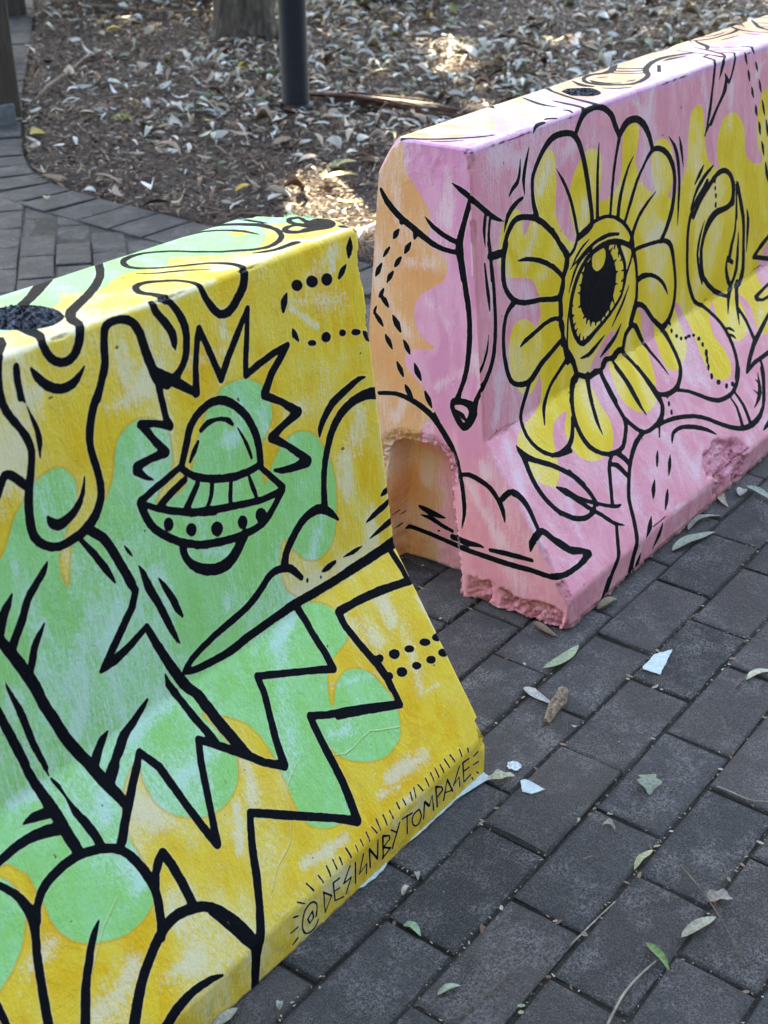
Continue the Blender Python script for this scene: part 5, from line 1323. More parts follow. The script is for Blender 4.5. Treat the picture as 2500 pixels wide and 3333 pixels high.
8776 2950 17 8866 2902 28 8943 2854 38 8983 2806 31 9010 2757 10|
4290 2277 44 4097 2247 50 3903 2200 57 3700 2109 54 3504 1992 48 3327 1856 47 3165 1708 47 3014 1561 48 2886 1405 51 2807 1234 54 2735 1050 56 2669 911 57 2596 767 58 2511 646 54 2426 521 91 2354 405 92 2307 228 100 2269 60 107 2254 -47 101 2246 -135 92|
3055 2273 32 2949 2234 37 2845 2177 44 2749 2072 49 2553 1801 49 2353 1511 49|
2845 2149 28 2947 2106 45 3042 2040 65 3115 1907 64 3181 1752 49|
3192 2259 58 3270 2173 62 3337 2088 68 3371 2003 67 3394 1918 59|
2186 1156 41 1953 847 48 1871 726 50 1775 626 46 1665 535 78 1561 445 75 1492 339 76 1429 232 76|
1440 329 94 1215 -54 115|
4981 1751 10 5041 1815 28 5107 1871 40 5178 1908 40 5271 1925 38 5411 1923 40 5583 1894 43 5791 1824 48 6008 1731 52 6211 1623 50 6389 1510 42 6511 1412 28 6614 1318 9|
4436 1816 11 4371 1755 31 4305 1695 44 4239 1633 35 4171 1570 19|
4747 1583 15 4666 1512 40 4581 1438 53 4482 1357 36 4379 1274 9|
3901 1380 9 3811 1313 39 3725 1245 59 3646 1174 43 3569 1102 13|
4150 1074 9 4067 1006 36 3979 935 52 3875 856 35 3765 774 9|
3269 851 9 3172 776 43 3069 704 61 2948 641 39 2846 573 13|
3508 600 9 3456 503 56 3389 408 77 3278 315 50 3153 224 12|
2671 341 12 2611 271 51 2547 194 75 2474 98 55 2398 -5 19|
3104 129 13 3051 74 51 2995 25 72 2931 -6 49 2865 -31 21|
688 3434 10 698 3331 56 732 3227 81 836 3118 67 972 3009 51 1274 2804 52 1405 2692 53 1524 2579 52 1638 2466 54 1736 2354 57 1805 2243 60 1863 2132 61|
1668 2475 58 1781 2238 55 1841 2117 55 1894 1999 57 1925 1884 53 1940 1787 49 1942 1733 49 1936 1693 50|
732 3227 67 702 3099 61 676 2962 57 654 2802 58 650 2631 59 680 2453 56 734 2278 53 812 2119 51 901 1965 51|
890 1993 48 1010 1873 52 1135 1763 53 1274 1680 51 1420 1622 48 1587 1601 44 1731 1606 41 1796 1633 45 1835 1669 44|
1126 2402 11 1215 2316 49 1312 2223 75 1421 2109 65 1555 1982 45 1751 1838 38 1955 1699 35 2121 1592 34 2264 1509 34 2380 1452 36 2473 1417 35 2538 1404 25 2592 1401 12|
1425 2093 67 1544 1914 56 1667 1743 46 1802 1597 42 1933 1462 43 2034 1326 46 2135 1206 41 2259 1121 26 2391 1047 11|
396 1674 44 533 1532 52 669 1335 51 907 1197 54 1096 1041 70 675 985 46 248 1004 44 -72 1133 49|
-19 1877 73 112 1900 70 190 1910 60 250 1889 61 308 1812 65 368 1703 64 446 1573 63 533 1441 62 617 1335 56 718 1248 48 862 1185 45 1022 1132 45|
896 990 46 641 990 48 408 996 49 220 1020 49 67 1055 48 -37 1091 47|
160 1957 45 194 2309 56 192 2439 61 160 2570 67 108 2684 70 47 2761 62 -36 2804 52|
-81 4694 60 30 4775 60 140 4874 60 241 4980 59 316 5077 59 376 5190 57 410 5289 55 438 5403 53 461 5528 52 478 5663 50 489 5810 47 495 5969 46 493 6255 45 481 6526 44 458 6714 41 432 6866 39 396 7132 36|
473 7540 27 436 7391 31 411 7239 35 421 7080 40 441 6910 44 445 6785 44 448 6518 41|
432 6866 32 622 6859 49 862 6861 50|
266 6828 11 289 6514 34 307 6373 42 324 6241 43 334 6117 30 343 5997 11|
273 5614 6 236 5472 19 193 5340 30 128 5241 32 62 5155 30 14 5074 20 -29 4995 8|
-91 8001 47 214 7768 43 389 7638 45 565 7518 41 719 7439 26 867 7373 8|
346 7591 38 315 7487 42 291 7374 41 290 7236 26 297 7089 7|
247 6844 7 282 6586 28''',
'E': '''93 1179 43 337 1069 51|
799 1397 7 793 1490 38 776 1586 60 722 1701 65 661 1803 63|
218 1100 49 294 1059 49 390 1040 50 502 1036 51 773 1040 51 1160 1013 54 1291 1011 55 1958 1012 51 2286 1025 51 2785 1038 49 3113 1069 49 3266 1074 48 3466 1046 48 3656 1005 49|
3084 1408 11 2963 1406 34 2845 1397 53 2735 1366 54 2622 1333 48 2493 1313 42 2360 1296 38|
2344 1168 63 2292 1173 61 2234 1176 62 2161 1168 66 2071 1163 64 1829 1189 35 1765 1187 23 1716 1180 9|
3090 1588 36 2999 1562 56 2903 1539 69 2790 1523 66 2680 1515 53 2591 1517 32 2507 1524 8|
3669 1275 41 3461 1312 34|
1594 1173 37 1352 1200 51 1198 1214 51 1040 1225 48 765 1239 37|
1175 2449 61 1249 2434 52 1328 2353 49 1395 2259 47 1431 2207 42 1456 2165 36|
2191 1422 8 2164 1583 23 2145 1747 37 2154 1926 41 2176 2101 41 2202 2249 44 2275 2542 52 2323 2695 57 2386 2855 60 2462 3008 61 2554 3135 59 2652 3255 56|
3958 3610 34 3773 3656 36 3597 3686 40 3441 3678 46 3297 3650 52 3158 3611 56 3026 3558 59 2900 3486 61 2784 3398 61 2684 3292 60 2507 3063 58 2430 2946 58 2371 2825 58 2319 2702 57|
2212 2487 30 2138 2516 38 2055 2532 47 1938 2512 51 1817 2475 50 1720 2440 50 1632 2391 49 1546 2306 48 1470 2211 46 1415 2127 47 1373 2037 44 1346 1930 29 1325 1817 11|
2357 6581 64 2345 6475 61 2327 6351 57 2244 5977 48 2187 5681 51 2162 5543 48 2143 5401 45 2130 5243 46 2126 5067 47 2129 4932 46 2136 4787 45 2147 4651 44 2170 4473 43 2202 4312 41 2250 4161 37 2297 4029 38 2324 3933 49 2345 3850 63|
2396 3837 61 2319 3854 56 2242 3864 56 2159 3863 68 2087 3843 85 2038 3792 87 2019 3716 78 2051 3607 73 2103 3502 70 2151 3430 64 2204 3402 68 2271 3453 65 2338 3538 57 2393 3625 50 2433 3708 44 2440 3766 41 2435 3816 41|
2354 3679 17 2292 3647 36 2236 3613 48 2196 3575 36 2161 3535 17|
2007 3720 57 1990 3843 48 1963 3969 40 1909 4098 37 1845 4234 36|
1881 4521 12 1902 4423 5|
2524 7541 9 2374 7468 41 2294 7428 47 2205 7381 48 2101 7318 46|
2179 7303 43 2267 7000 43 2309 6840 48 2344 6693 55 2361 6591 64 2363 6499 70 2347 6388 62 2321 6270 53 2266 6020 56|
3029 6934 6 2957 6864 25 2873 6795 39 2755 6727 43 2624 6667 42 2495 6630 43 2366 6600 45|
3881 7244 27 3827 7153 43 3759 7060 55 3657 6960 57 3529 6860 56 3425 6797 56 3198 6677 57 3042 6588 55 2895 6513 50 2769 6471 43 2645 6449 38 2505 6442 39 2362 6441 41|
3188 6647 17 3197 6619 33 3206 6590 43 3214 6558 33 3223 6526 17|
3525 6638 13 3556 6592 35 3587 6547 48 3613 6504 35 3639 6462 14|
3718 6301 9 3753 6253 25 3787 6204 34 3817 6157 24 3846 6109 7|
3294 6449 13 3330 6396 34 3363 6345 48 3390 6298 35 3414 6253 14|
3487 6173 9 3520 6126 31 3552 6080 45 3581 6033 33 3610 5986 11|
3881 5993 12 3916 5926 33 3949 5861 45 3980 5803 33 4009 5748 12|
3650 5894 18 3685 5841 36 3716 5791 46 3738 5752 35 3756 5716 17|
3711 6297 9 3747 6256 24 3783 6212 34 3816 6162 24 3850 6111 7|
3483 6172 11 3519 6127 32 3553 6081 45 3587 6034 33 3619 5985 11|
3885 5988 12 3920 5928 31 3953 5867 43 3984 5805 30 4013 5742 10|
3656 5884 11 3689 5836 27 3720 5786 37 3750 5731 27 3779 5675 9|
3844 5557 10 3876 5496 27 3904 5442 38 3923 5412 28 3937 5390 12|
3923 5427 11 3876 5392 38 3830 5353 56 3790 5305 43 3751 5254 20|
3993 5223 10 4035 5126 27 4044 5093 23 4050 5064 13|
4036 5091 20 3989 5036 41 3942 4981 52 3896 4923 35 3851 4864 9|
3661 5119 14 3619 5053 46 3578 4987 66 3542 4924 50 3507 4862 23|
3811 4735 15 3782 4685 40 3750 4632 55 3713 4571 40 3675 4508 15|
3437 4719 14 3405 4664 39 3373 4608 54 3341 4550 39 3309 4490 14|
3573 4287 15 3541 4230 40 3508 4171 56 3476 4109 40 3443 4046 15|
3210 4336 17 3181 4265 44 3151 4195 60 3115 4130 44 3078 4068 17|
3397 3894 18 3368 3847 43 3338 3799 59 3302 3749 47 3264 3699 27|
2994 3883 14 2961 3812 39 2926 3742 55 2889 3672 40 2850 3602 14|
2791 3529 11 2730 3387 43''',
'PF': '''1038 8922 1021 8916 1004 8918 990 8927 981 8942 978 8959 984 8976 996 8989 1012 8995 1029 8993 1044 8984 1053 8969 1055 8951 1050 8934|
6472 7689 6468 7682 6458 7678 6443 7678 6411 7687 6400 7695 6397 7703 6400 7710 6410 7714 6425 7714 6457 7705 6468 7697|
3453 5959 3319 5708 3281 5620 3254 5518 3242 5412 3246 5309 3268 5209 3312 5116 3380 5027 3486 4935 3614 4853 3757 4785 3902 4746 4031 4759 4148 4799 4250 4839 4338 4896 4413 4984 4475 5085 4525 5185 4562 5288 4585 5395 4588 5507 4563 5630 4516 5751 4440 5864 4360 5965 4302 6051 4240 6117 4128 6159 4048 6166 4176 6049 4200 5979 4198 5908 4171 5840 4123 5781 4055 5742 3977 5722 3904 5719 3834 5736 3766 5783 3713 5842 3687 5897 3677 5948 3688 5992 3688 6018 3637 6002 3570 5976 3511 5966|
8850 6309 8847 6285 8836 6268 8819 6261 8800 6265 8782 6280 8768 6302 8762 6328 8765 6352 8776 6369 8792 6376 8812 6372 8830 6357 8844 6335|
8872 6157 8869 6139 8858 6126 8841 6122 8821 6126 8803 6138 8790 6156 8784 6176 8788 6194 8799 6206 8816 6211 8835 6207 8854 6194 8867 6176|
8921 5989 8918 5967 8905 5951 8885 5945 8863 5950 8842 5965 8827 5987 8820 6012 8823 6035 8836 6050 8856 6057 8878 6052 8899 6037 8915 6014|
8915 5803 8912 5780 8901 5764 8884 5757 8864 5762 8846 5777 8832 5799 8826 5824 8829 5847 8840 5863 8857 5870 8877 5865 8895 5850 8909 5828|
8873 6151 8870 6133 8859 6121 8841 6116 8822 6120 8804 6133 8790 6151 8785 6170 8788 6188 8799 6201 8816 6205 8836 6201 8854 6189 8867 6171|
8916 5980 8913 5957 8902 5941 8885 5934 8865 5938 8847 5953 8833 5975 8827 6000 8830 6022 8841 6039 8858 6045 8878 6041 8896 6026 8910 6005|
8923 5783 8919 5762 8906 5748 8887 5743 8864 5748 8843 5763 8828 5783 8821 5806 8825 5826 8838 5840 8857 5845 8880 5840 8901 5826 8916 5805|
5561 2434 5538 2416 5512 2404 5486 2401 5468 2408 5460 2423 5463 2443 5478 2465 5501 2483 5528 2495 5553 2497 5572 2490 5580 2475 5576 2455|
5510 2262 5487 2243 5460 2232 5435 2229 5416 2236 5408 2251 5412 2272 5426 2293 5449 2311 5476 2323 5501 2325 5520 2318 5528 2303 5524 2283|
5611 2569 5599 2560 5584 2556 5568 2556 5555 2561 5547 2569 5547 2580 5553 2590 5565 2599 5580 2603 5596 2603 5609 2598 5616 2590 5617 2579|
6841 3657 6820 3641 6795 3630 6772 3627 6754 3633 6746 3646 6748 3664 6761 3683 6782 3700 6807 3710 6830 3713 6848 3707 6857 3694 6854 3676|
6940 3504 6920 3490 6894 3482 6868 3482 6846 3489 6833 3502 6832 3519 6842 3537 6862 3551 6888 3559 6914 3560 6936 3553 6949 3539 6951 3522|
7057 3412 7039 3399 7015 3393 6989 3393 6967 3400 6953 3413 6950 3429 6959 3444 6977 3456 7001 3463 7027 3463 7049 3455 7063 3443 7066 3427|
7227 3365 7208 3353 7182 3346 7154 3347 7130 3355 7114 3369 7110 3385 7118 3401 7137 3413 7163 3419 7190 3418 7215 3410 7230 3396 7235 3380|
7383 3359 7365 3349 7338 3345 7307 3348 7279 3357 7258 3371 7250 3387 7255 3401 7273 3410 7300 3414 7331 3411 7359 3402 7380 3388 7388 3373|
7550 3325 7533 3315 7508 3310 7481 3312 7456 3320 7440 3333 7434 3347 7440 3361 7457 3371 7482 3376 7509 3374 7534 3366 7551 3353 7557 3339|
7679 3200 7658 3186 7628 3179 7597 3180 7570 3188 7553 3204 7549 3222 7559 3240 7580 3254 7610 3261 7641 3260 7668 3252 7685 3236 7689 3218|
7703 3055 7680 3038 7653 3028 7627 3026 7606 3033 7595 3047 7597 3066 7610 3086 7632 3102 7659 3112 7686 3114 7706 3107 7717 3093 7716 3074|
7695 2858 7660 2830 7621 2811 7585 2806 7560 2814 7551 2835 7559 2864 7583 2896 7618 2924 7657 2943 7693 2948 7718 2940 7727 2919 7719 2890|
7589 2726 7557 2699 7523 2681 7494 2674 7476 2681 7471 2699 7482 2725 7505 2754 7537 2780 7570 2799 7599 2806 7618 2799 7622 2781 7612 2755|
7510 2584 7479 2558 7445 2540 7416 2533 7398 2539 7393 2558 7404 2584 7427 2613 7459 2639 7492 2657 7521 2664 7540 2657 7544 2639 7534 2613|
7482 2380 7452 2358 7418 2344 7386 2342 7361 2350 7349 2369 7353 2393 7371 2418 7400 2440 7434 2454 7467 2456 7491 2448 7503 2430 7500 2405|
7649 2182 7622 2165 7584 2157 7543 2160 7508 2172 7485 2192 7479 2216 7491 2238 7518 2255 7556 2263 7597 2261 7632 2248 7655 2228 7661 2205|
7849 2019 7821 1999 7788 1987 7755 1986 7730 1995 7717 2012 7719 2035 7735 2059 7763 2079 7796 2091 7829 2092 7854 2084 7867 2066 7865 2043|
8108 1974 8081 1956 8046 1947 8010 1948 7980 1958 7963 1977 7960 1999 7974 2021 8000 2039 8035 2048 8071 2048 8101 2037 8119 2019 8121 1996''',
'PE': '''2642 1198 2645 1187 2655 1177 2668 1168 2683 1164 2696 1164 2705 1168 2709 1176 2706 1187 2696 1197 2668 1210 2655 1210 2646 1206|
3432 6768 3437 6750 3450 6735 3468 6724 3489 6721 3507 6725 3520 6737 3524 6753 3520 6771 3507 6786 3488 6797 3468 6800 3449 6795 3437 6784''',
'HO': '''4563 9776 4699 9810 4825 9821 4923 9763 4999 9677 5064 9587 5091 9486 5044 9366 4961 9252 4865 9160 4757 9099 4639 9088 4531 9117 4455 9188 4356 9364 4352 9465 4441 9612''',
'G': '''1 66 680 67 694 70 707 77 722 85 735 94 744 103 750 112 752 120 751 129 747 136 741 140 735 142 726 142 710 144 698 152 702 162 712 169 721 174 732 184 778 187 790 195 801 210 819 217 824 226 826 235 824 243 820 249 813 251 800 252 758 245 731 247 715 251 700 259 687 269 675 280 664 291 655 302 649 310 647 311 657 308 671 296 699 293 714 293 729 296 743 302 756 313 769 325 780 337 788 349 794 360 798 372 798 385 795 395 789 403 782 407 773 408 759 407 743 400 715 399 704 404 697 422 697 443 701 457 707 468 714 476 724 481 738 482 750 483 777 485 794 489 806 497 812 506 815 516 816 527 814 538 810 546 803 547 790 544 775 536 755 536 741 540 725 550 709 563 694 579 682 607 667 615 667 601 702 597 719 598 734 603 748 611 759 621 764 633 766 647 763 661 757 672 749 680 739 687 723 691 705 690 690 687 676 683 663 664 643 684 642 709 647 724 659 736 674 745 691 752 709 753 747 755 766 760 783 767 792 776 797 787 800 799 799 809 795 817 785 822 767 829 725 833 706 841 690 853 676 881 659 904 650 898 662 886 682 885 698 887 714 894 730 904 744 918 753 934 757 949 758 965 755 983 747 999 735 1012 721 1021 704 1025 668 1033 654 1047 642 1067 631 1089 624 1111 622 1124 627 1092 661 1087 676 1084 694 1084 712 1085 729 1089 747 1095 761 1111 773 1134 779 1166 785 1205 776 1219 764 1234 750 1251 732 1267 711 1281 687 1293 659 1304 625 1314 581 1323 534 1329 488 1331 449 1326 422 1293 410 1244 427 1202 439 1169 431 1147 417 1128 402 1109 373 1103 361 1100 353 1109 340 1126 328 1149 314 1171 298 1181 282 1175 265 1158 246 1136 230 1115 220 1074 228 1038 245 1017 250 1006 255 1004 268 1008 283 1015 299 1020 315 1017 330 1008 344 989 360 973 369 985 348 987 332 986 316 981 301 972 288 957 278 939 270 921 268 904 269 890 274 879 283 871 298 866 316 867 334 870 352 876 367 878 376 866 370 850 358 839 347 830 334 824 320 823 305 836 273 837 255 834 239 826 227 813 218 795 216 775 219 759 225 747 235 742 249 740 265 741 283 744 301 752 334 752 374 742 391 728 407 717 418 709 420 705 416 709 404 718 387 722 372 720 357 717 342 710 327 696 313 679 302 659 294 639 291 622 295 609 302 603 311 600 323 602 337 615 382 614 410 605 426 592 441 576 454 559 465 539 472 527 471 559 440 561 429 559 418 563 402 571 382 569 369 563 342 556 321 548 303 540 290 526 271 517 264 498 258 477 256 458 260 441 269 428 281 418 295 413 308 412 323 414 340 418 357 422 369 428 380 429 395 434 409 444 419 454 427 458 432 457 436 448 440 434 441 415 433 394 422 377 412 364 401 358 386 347 366 345 359 344 314 347 299 348 285 342 269 333 254 322 243 308 236 291 233 272 234 253 236 236 242 222 251 211 262 207 274 205 286 204 297 206 307 210 317 218 327 243 345 236 347 222 347 207 345 193 340 180 330 169 317 148 271 140 259 133 251 116 242 105 243 87 255 72 271 66 286 65 303 65 320 67 336 75 347 97 366 81 354 106 365 156 375 173 382 181 394 185 408 185 424 174 465 172 497 172 513 173 525 181 536 189 542 190 548 188 569 185 585 177 603 166 618 149 625 107 637 86 645 75 657 69 669 67 683 67 693|
1 108 557 118 558 129 558 143 553 157 544 167 536 173 525 175 508 175 489 182 461 182 448 175 435 164 423 154 415 139 416 124 423 114 430 105 440 95 456 88 474 85 490 84 506 86 523 91 539 99 549|
0 54 792 54 792''',
'R': '''1 16 1045 9 1028 4 1010 6 999 10 988 15 976 22 965 30 955 40 945 51 936 61 930 80 925 97 924 113 920 128 917 142 916 158 923 182 947 206 974 225 992 238 1000 237 988 234 968 237 950 243 935 249 924 259 919 269 918 285 924 318 940 349 960 365 998 391 1012 419 1018 431 1011 440 1000 444 989 432 982 418 974 414 961 416 946 420 929 429 914 444 905 463 902 514 908 528 902 542 893 559 888 596 895 666 915 701 924 755 936 813 947 908 959 951 970 983 980 987 984 986 987 1007 995 1032 999 1044 991 1063 967 1071 953 1088 945 1187 963 1215 956 1235 942 1226 902 1279 910 1470 970 1611 1017 1760 1071 1895 1127 1985 1180 2022 1232 2023 1287 1993 1342 1942 1391 1877 1434 1805 1465 1724 1483 1630 1491 1526 1491 1418 1485 1202 1468 996 1455 894 1447 791 1432 688 1409 585 1375 481 1328 377 1272 277 1211 95 1095''',
'FE': '''1 421 809 365 808 352 806 345 802 342 793 342 773 340 764 335 756 300 713 294 704 291 694 295 663 291 651 284 641 269 638 263 632 259 624 258 611 259 601 259 609 261 601 266 590 299 568 310 559 317 548 322 535 323 520 320 506 314 494 307 485 298 479 279 474 285 469 298 465 327 458 336 452 341 443 341 434 338 425 330 416 298 389 291 381 287 372 283 358 284 343 292 333 302 324 309 309 313 296 317 291 313 288 283 282 270 277 267 263 269 246 272 220 268 214 263 209 257 206 252 200 254 186 260 171 269 165 279 160 286 152 290 141 290 127 287 110 284 97 278 92 273 87 271 72 271 32 251 -5 270 -24 302 -44 350 -78 407 -113 466 -136 518 -135 553 -95 568 -4 570 127 562 273 550 414 536 536 524 624 511 680 494 718 476 744 438 784''',
'WF': '''9 650 8497 102 1383 8242 89 1540 8092 87 1635 7936 68|
7 2741 8075 70 3190 8174 71|
8 2304 8015 51 2001 7634 51|
6 3503 7064 76 3534 6758 57|
5 5710 7396 103 6172 6667 106|
5 1828 7072 106 1437 6406 106|
4 3733 8505 154 3724 8089 155|
5 6515 5936 92 5821 5777 91|
8 655 10184 183 1062 9351 183|
8 2561 8940 48 3505 9385 100|
7 4240 10098 179 4587 9981 180|
8 544 4808 124 317 3938 62|
5 2163 6179 93 1949 6168 92|
5 1407 6158 110 1710 5656 80|
5 377 6664 75 345 5790 76|
6 477 3567 69 90 2171 86|
6 80 2306 34 72 1657 34|
5 5903 1323 110 5230 938 109|
7 1312 2223 55 1128 1498 111|
6 8761 913 77 7564 798 60|
5 4369 2361 99 4944 1818 101|
5 816 890 78 304 1268 77|
6 5821 462 29 4101 651 21|
4 5966 4820 98 6509 5201 74|
4 3693 6233 110 3922 5835 74|
5 10571 3036 123 9939 2430 97|
5 5919 3314 118 5858 2893 118|
5 5154 8611 58 5757 8160 89|
7 6006 8607 21 5759 8042 21|
8 5295 8722 10 5554 8196 16|
6 8076 8488 147 8408 7811 150|
6 10638 8085 157 11708 8920 81|
6 9478 8140 128 9361 7254 97|
5 3290 8166 88 2632 7968 87|
10 2633 8807 28 5373 8816 43 6498 8731 76 8182 8754 63 9246 8694 17 11238 8652 14|
9 6982 9035 104 8490 9172 134|
8 9829 8957 97 11876 8963 134''',
'WE': '''7 2594 7710 95 2630 6983 109|
5 3579 7257 78 3453 6197 158|
7 2895 6139 100 3354 6122 67|
6 2887 5474 107 2577 5198 107|
7 2817 3974 66 2155 4463 43|
9 1962 4762 15 1932 4189 15|
8 3405 3635 60 3599 3237 73|
5 3935 5609 71 3326 4807 85|
10 2914 2707 80 2964 2127 67|
8 1828 2810 85 1745 2659 85|
6 2103 2379 74 1439 1422 89|
7 3775 2547 74 3721 2170 45''',
'VF': '''''',
'VE': '''2137 6644 8 2097 6098 9''',
}

# yellow barrier
BY = Barrier([.070707, .146767, .357651, .197087, .154007], [.012181, .004733, .004859, -.004937, .005937], .81, -.008933,
             -.195525, 0, 0, 0, [.06461649, .32572904, .46267138, .15389847], (-1.0, 0.0))
# the right end is only slightly skew; the far end is square
xsY = np.unique(np.round(np.concatenate([np.linspace(-2.3, -.95, 60), np.arange(-.95, -.64, .0025), np.arange(-.64, -.008, .00125), np.arange(-.008, 0.0001, .001)]), 6))
usY = rows_of(BY, [.0011, .0025, .0025, .0025, .03, .03, .03])
chipsY = [(-.004, .066, .018, .022, .006, 60), (-.003, .80, .006, .03, .005, 60), (-.002, .72, .005, .02, .004, 60),
          (-.20, .853, .02, .004, .003, 80), (-.33, .853, .03, .004, .003, 80), (-.48, .853, .012, .004, .004, 80),
          (-.004, .96, .012, .05, .006, 70), (-.03, 1.0, .02, .01, .008, 70)]


def bumpY(u, P, k=1.0):
    a = np.interp(u, [.8, .853, .872, .92, .97, .997, 1.010, 1.03, 1.1], [0, 0, .008, .030, .037, .031, .012, 0, 0])
    return a+k*np.clip(a/.01, 0, 1)*.004*fbm(P, 90, 3, 14)


M_YEL = paint_mat('yellow_barrier_paint', 'yellow')
cornY = BY.world(np.array([0.]), np.array([.197]), np.array([.81]))[0]
cornYb = BY.world(np.array([0.]), np.array([.351]), np.array([.81]))[0]
cutsY = [(cornY+np.array([-.004, 0, -.004]), (1, -.3, 1.0), .03, .003, 70),
         (cornYb+np.array([-.010, -.006, -.006]), (1, .6, .9), .05, .005, 60),
         ((-.006, .002, .070), (1, -.6, .5), .03, .003, 70)]
yb = build_barrier('concrete_barrier', BY, xsY, usY, ART_Y, M_YEL, False, False, chipsY, cutsY, None, end_bump=bumpY)
tag(yb, 'yellow and green painted concrete barrier with a black flying saucer drawn on its front', 'barrier', 'painted road barriers')

# pink barrier
BP = Barrier([.0689, .1779, .3250, .2208, .14408], [-.011276, .000231, .00026, .000905, .009852], .81, .00456,
             -.045953, .392387, .0929, .004221, [.05992155, .3195805, .49038383, .1521196], (0.0, 1.6))
BP.bulge = .024
BY.bulge = 0.0
xsP = np.unique(np.round(np.concatenate([np.arange(0, .012, .0015), np.arange(.012, 1.70, .003), np.linspace(1.70, 2.6, 60)]), 6))
usP = rows_of(BP, [.0025, .003, .003, .003, .02, .03, .03])
REC = np.array([(.218, -.03), (.222, .038), (.241, .177), (.247, .245), (.254, .272), (.276, .286), (.314, .286), (.350, .282), (.368, .272), (.375, .25), (.386, .1), (.396, -.03)])


def cap_pink(B, Cg, ca):
    sh = Cg.shape; P = Cg.reshape(-1, 3).copy()
    o = B.world(np.array([0.]), np.array([0.]), np.array([0.]))[0]
    q = P-o; ey = -q[:, 0]*math.sin(B.th)+q[:, 1]*math.cos(B.th); z = P[:, 2]
    A = np.arange(-.02, .66, .0018); Z = np.arange(-.01, .83, .0018)
    def samp(D, sh=0.0):
        i = np.clip((ey-.725*sh-A[0])/.0018, 0, len(A)-1.01); j = np.clip((z+.672*sh-Z[0])/.0018, 0, len(Z)-1.01)
        i0 = i.astype(int); j0 = j.astype(int); fi = i-i0; fj = j-j0
        return (D[j0, i0]*(1-fi)*(1-fj)+D[j0, i0+1]*fi*(1-fj)+D[j0+1, i0]*(1-fi)*fj+D[j0+1, i0+1]*fi*fj)
    r0_ = samp(rast_poly(A, Z, REC, .03)); dsh = np.clip(-r0_/.004, 0, 1)*.067      # paint inside the pocket sits deeper
    ca['ink'] = samp(ink_field(A, Z, ART_P['E'], ART_P['PE']), dsh)
    ca['orn'] = samp(layer(A, Z, ART_P['FE']), dsh)
    ca['scuff'] = samp(scuff_field(A, Z, ART_P['WE']), dsh)
    ca['crack'] = samp(crack_field(A, Z, ART_P['VE']))
    rec = samp(rast_poly(A, Z, REC, .03))+.0022*fbm(P, 60, 3, 41)
    dep = np.clip(-rec/.004, 0, 1)*.072
    # the mortar inside the pocket bulges a little
    dep -= np.clip(-rec/.03, 0, 1)*.006*fbm(P, 14, 2, 2)
    lip = np.clip(1-np.abs(rec-.006)/.017, 0, 1)*np.clip((z-.20)/.05, 0, 1)*(rec > -.002)
    lip = np.maximum(lip, np.clip(1-np.abs(rec-.002)/.007, 0, 1)*(ey < .3)*(rec > -.002))
    fc = .6*facets(P*np.array([1, 1, 2.0]), 60, 11)+.5*facets(P, 130, 12)+.3*facets(P, 300, 13)
    dep += lip*(.007+.009*fc)
    nb = fbm(P, 22, 4, 15)
    foot = np.clip((.047+.026*nb-z)/.005, 0, 1)*np.clip((ey-.006)/.01, 0, 1)*np.clip((.205-ey)/.012, 0, 1)
    foot *= np.clip((np.abs(ey-.145)-.008+.012*nb)/.006, 0, 1)*.9+.1
    dep += foot*(.009+.014*fc)
    top = np.clip((z-.735+.02*nb)/.02, 0, 1)*np.clip((ey-.24)/.02, 0, 1)*np.clip((.36-ey)/.02, 0, 1)
    dep += top*.0018*fbm(P, 80, 4, 19)
    edge = np.clip(np.minimum.reduce([np.abs(ey-(.0)), np.full_like(ey, 1)])*0+1, 0, 1)
    grid_edge = np.ones(sh[:2]); grid_edge[:, 0] = 0; grid_edge[:, -1] = 0; grid_edge[-1, :] = 0
    dep = dep*grid_edge.ravel()
    dep += grid_edge.ravel()*.0006*fbm(P, 14, 3, 3)
    P[:, 0] += dep*math.cos(B.th); P[:, 1] += dep*math.sin(B.th)
    # jagged underside
    jag = .0015+.007*np.clip(fbm(np.stack([ey, ey*0, ey*0], -1), 16, 4, 9)+.3, 0, 1)
    m = (ey > .004) & (ey < .2) & (z < .03)
    P[m, 2] = np.maximum(P[m, 2], (jag*np.clip(ey/.03, .2, 1))[m])
    cm = np.zeros(len(P))
    P = cut_planes(P, cutsP, cm)
    ca['rough'] = np.maximum.reduce([np.clip(lip*1.6, 0, 1), foot, top*.25, cm])
    return P.reshape(sh), ca


cP = BP.world(np.array([0., 0., 0.]), np.array([.221, .365, 0.]), np.array([.81, .81, .066]))
cutsP = [(cP[0]+np.array([.004, .003, -.005]), (-1, -.6, 1.0), .035, .003, 70),
         (cP[1]+np.array([.006, -.004, -.010]), (-1, .8, .8), .06, .006, 60),
         (cP[2]+np.array([.006, .005, .0]), (-1, -1, .7), .035, .005, 90), (cP[2]+np.array([.008, .006, -.055]), (-1, -1, -.6), .03, .006, 110)]
chipsP = [(.635, .085, .085, .040, .010, 60), (.60, .04, .03, .03, .008, 70), (.70, .05, .05, .05, .009, 60), (.05, .378, .05, .006, .003, 90),
          (.001, .152, .010, .028, .0035, 110), (-.002, .85, .02, .02, .004, 60), (.0, .74, .008, .02, .004, 60),
          (1.05, .377, .2, .005, .002, 90), (.55, .377, .12, .004, .0015, 90), (.9, .004, 1.2, .010, .006, 50)]
M_PNK = paint_mat('pink_barrier_paint', 'pink')
pk = build_barrier('concrete_barrier', BP, xsP, usP, ART_P, M_PNK, True, False, chipsP, cutsP, None, capn=250, cap_fn=cap_pink)
tag(pk, 'pink, orange and yellow painted concrete barrier with a one-eyed flower drawn on it', 'barrier', 'painted road barriers')

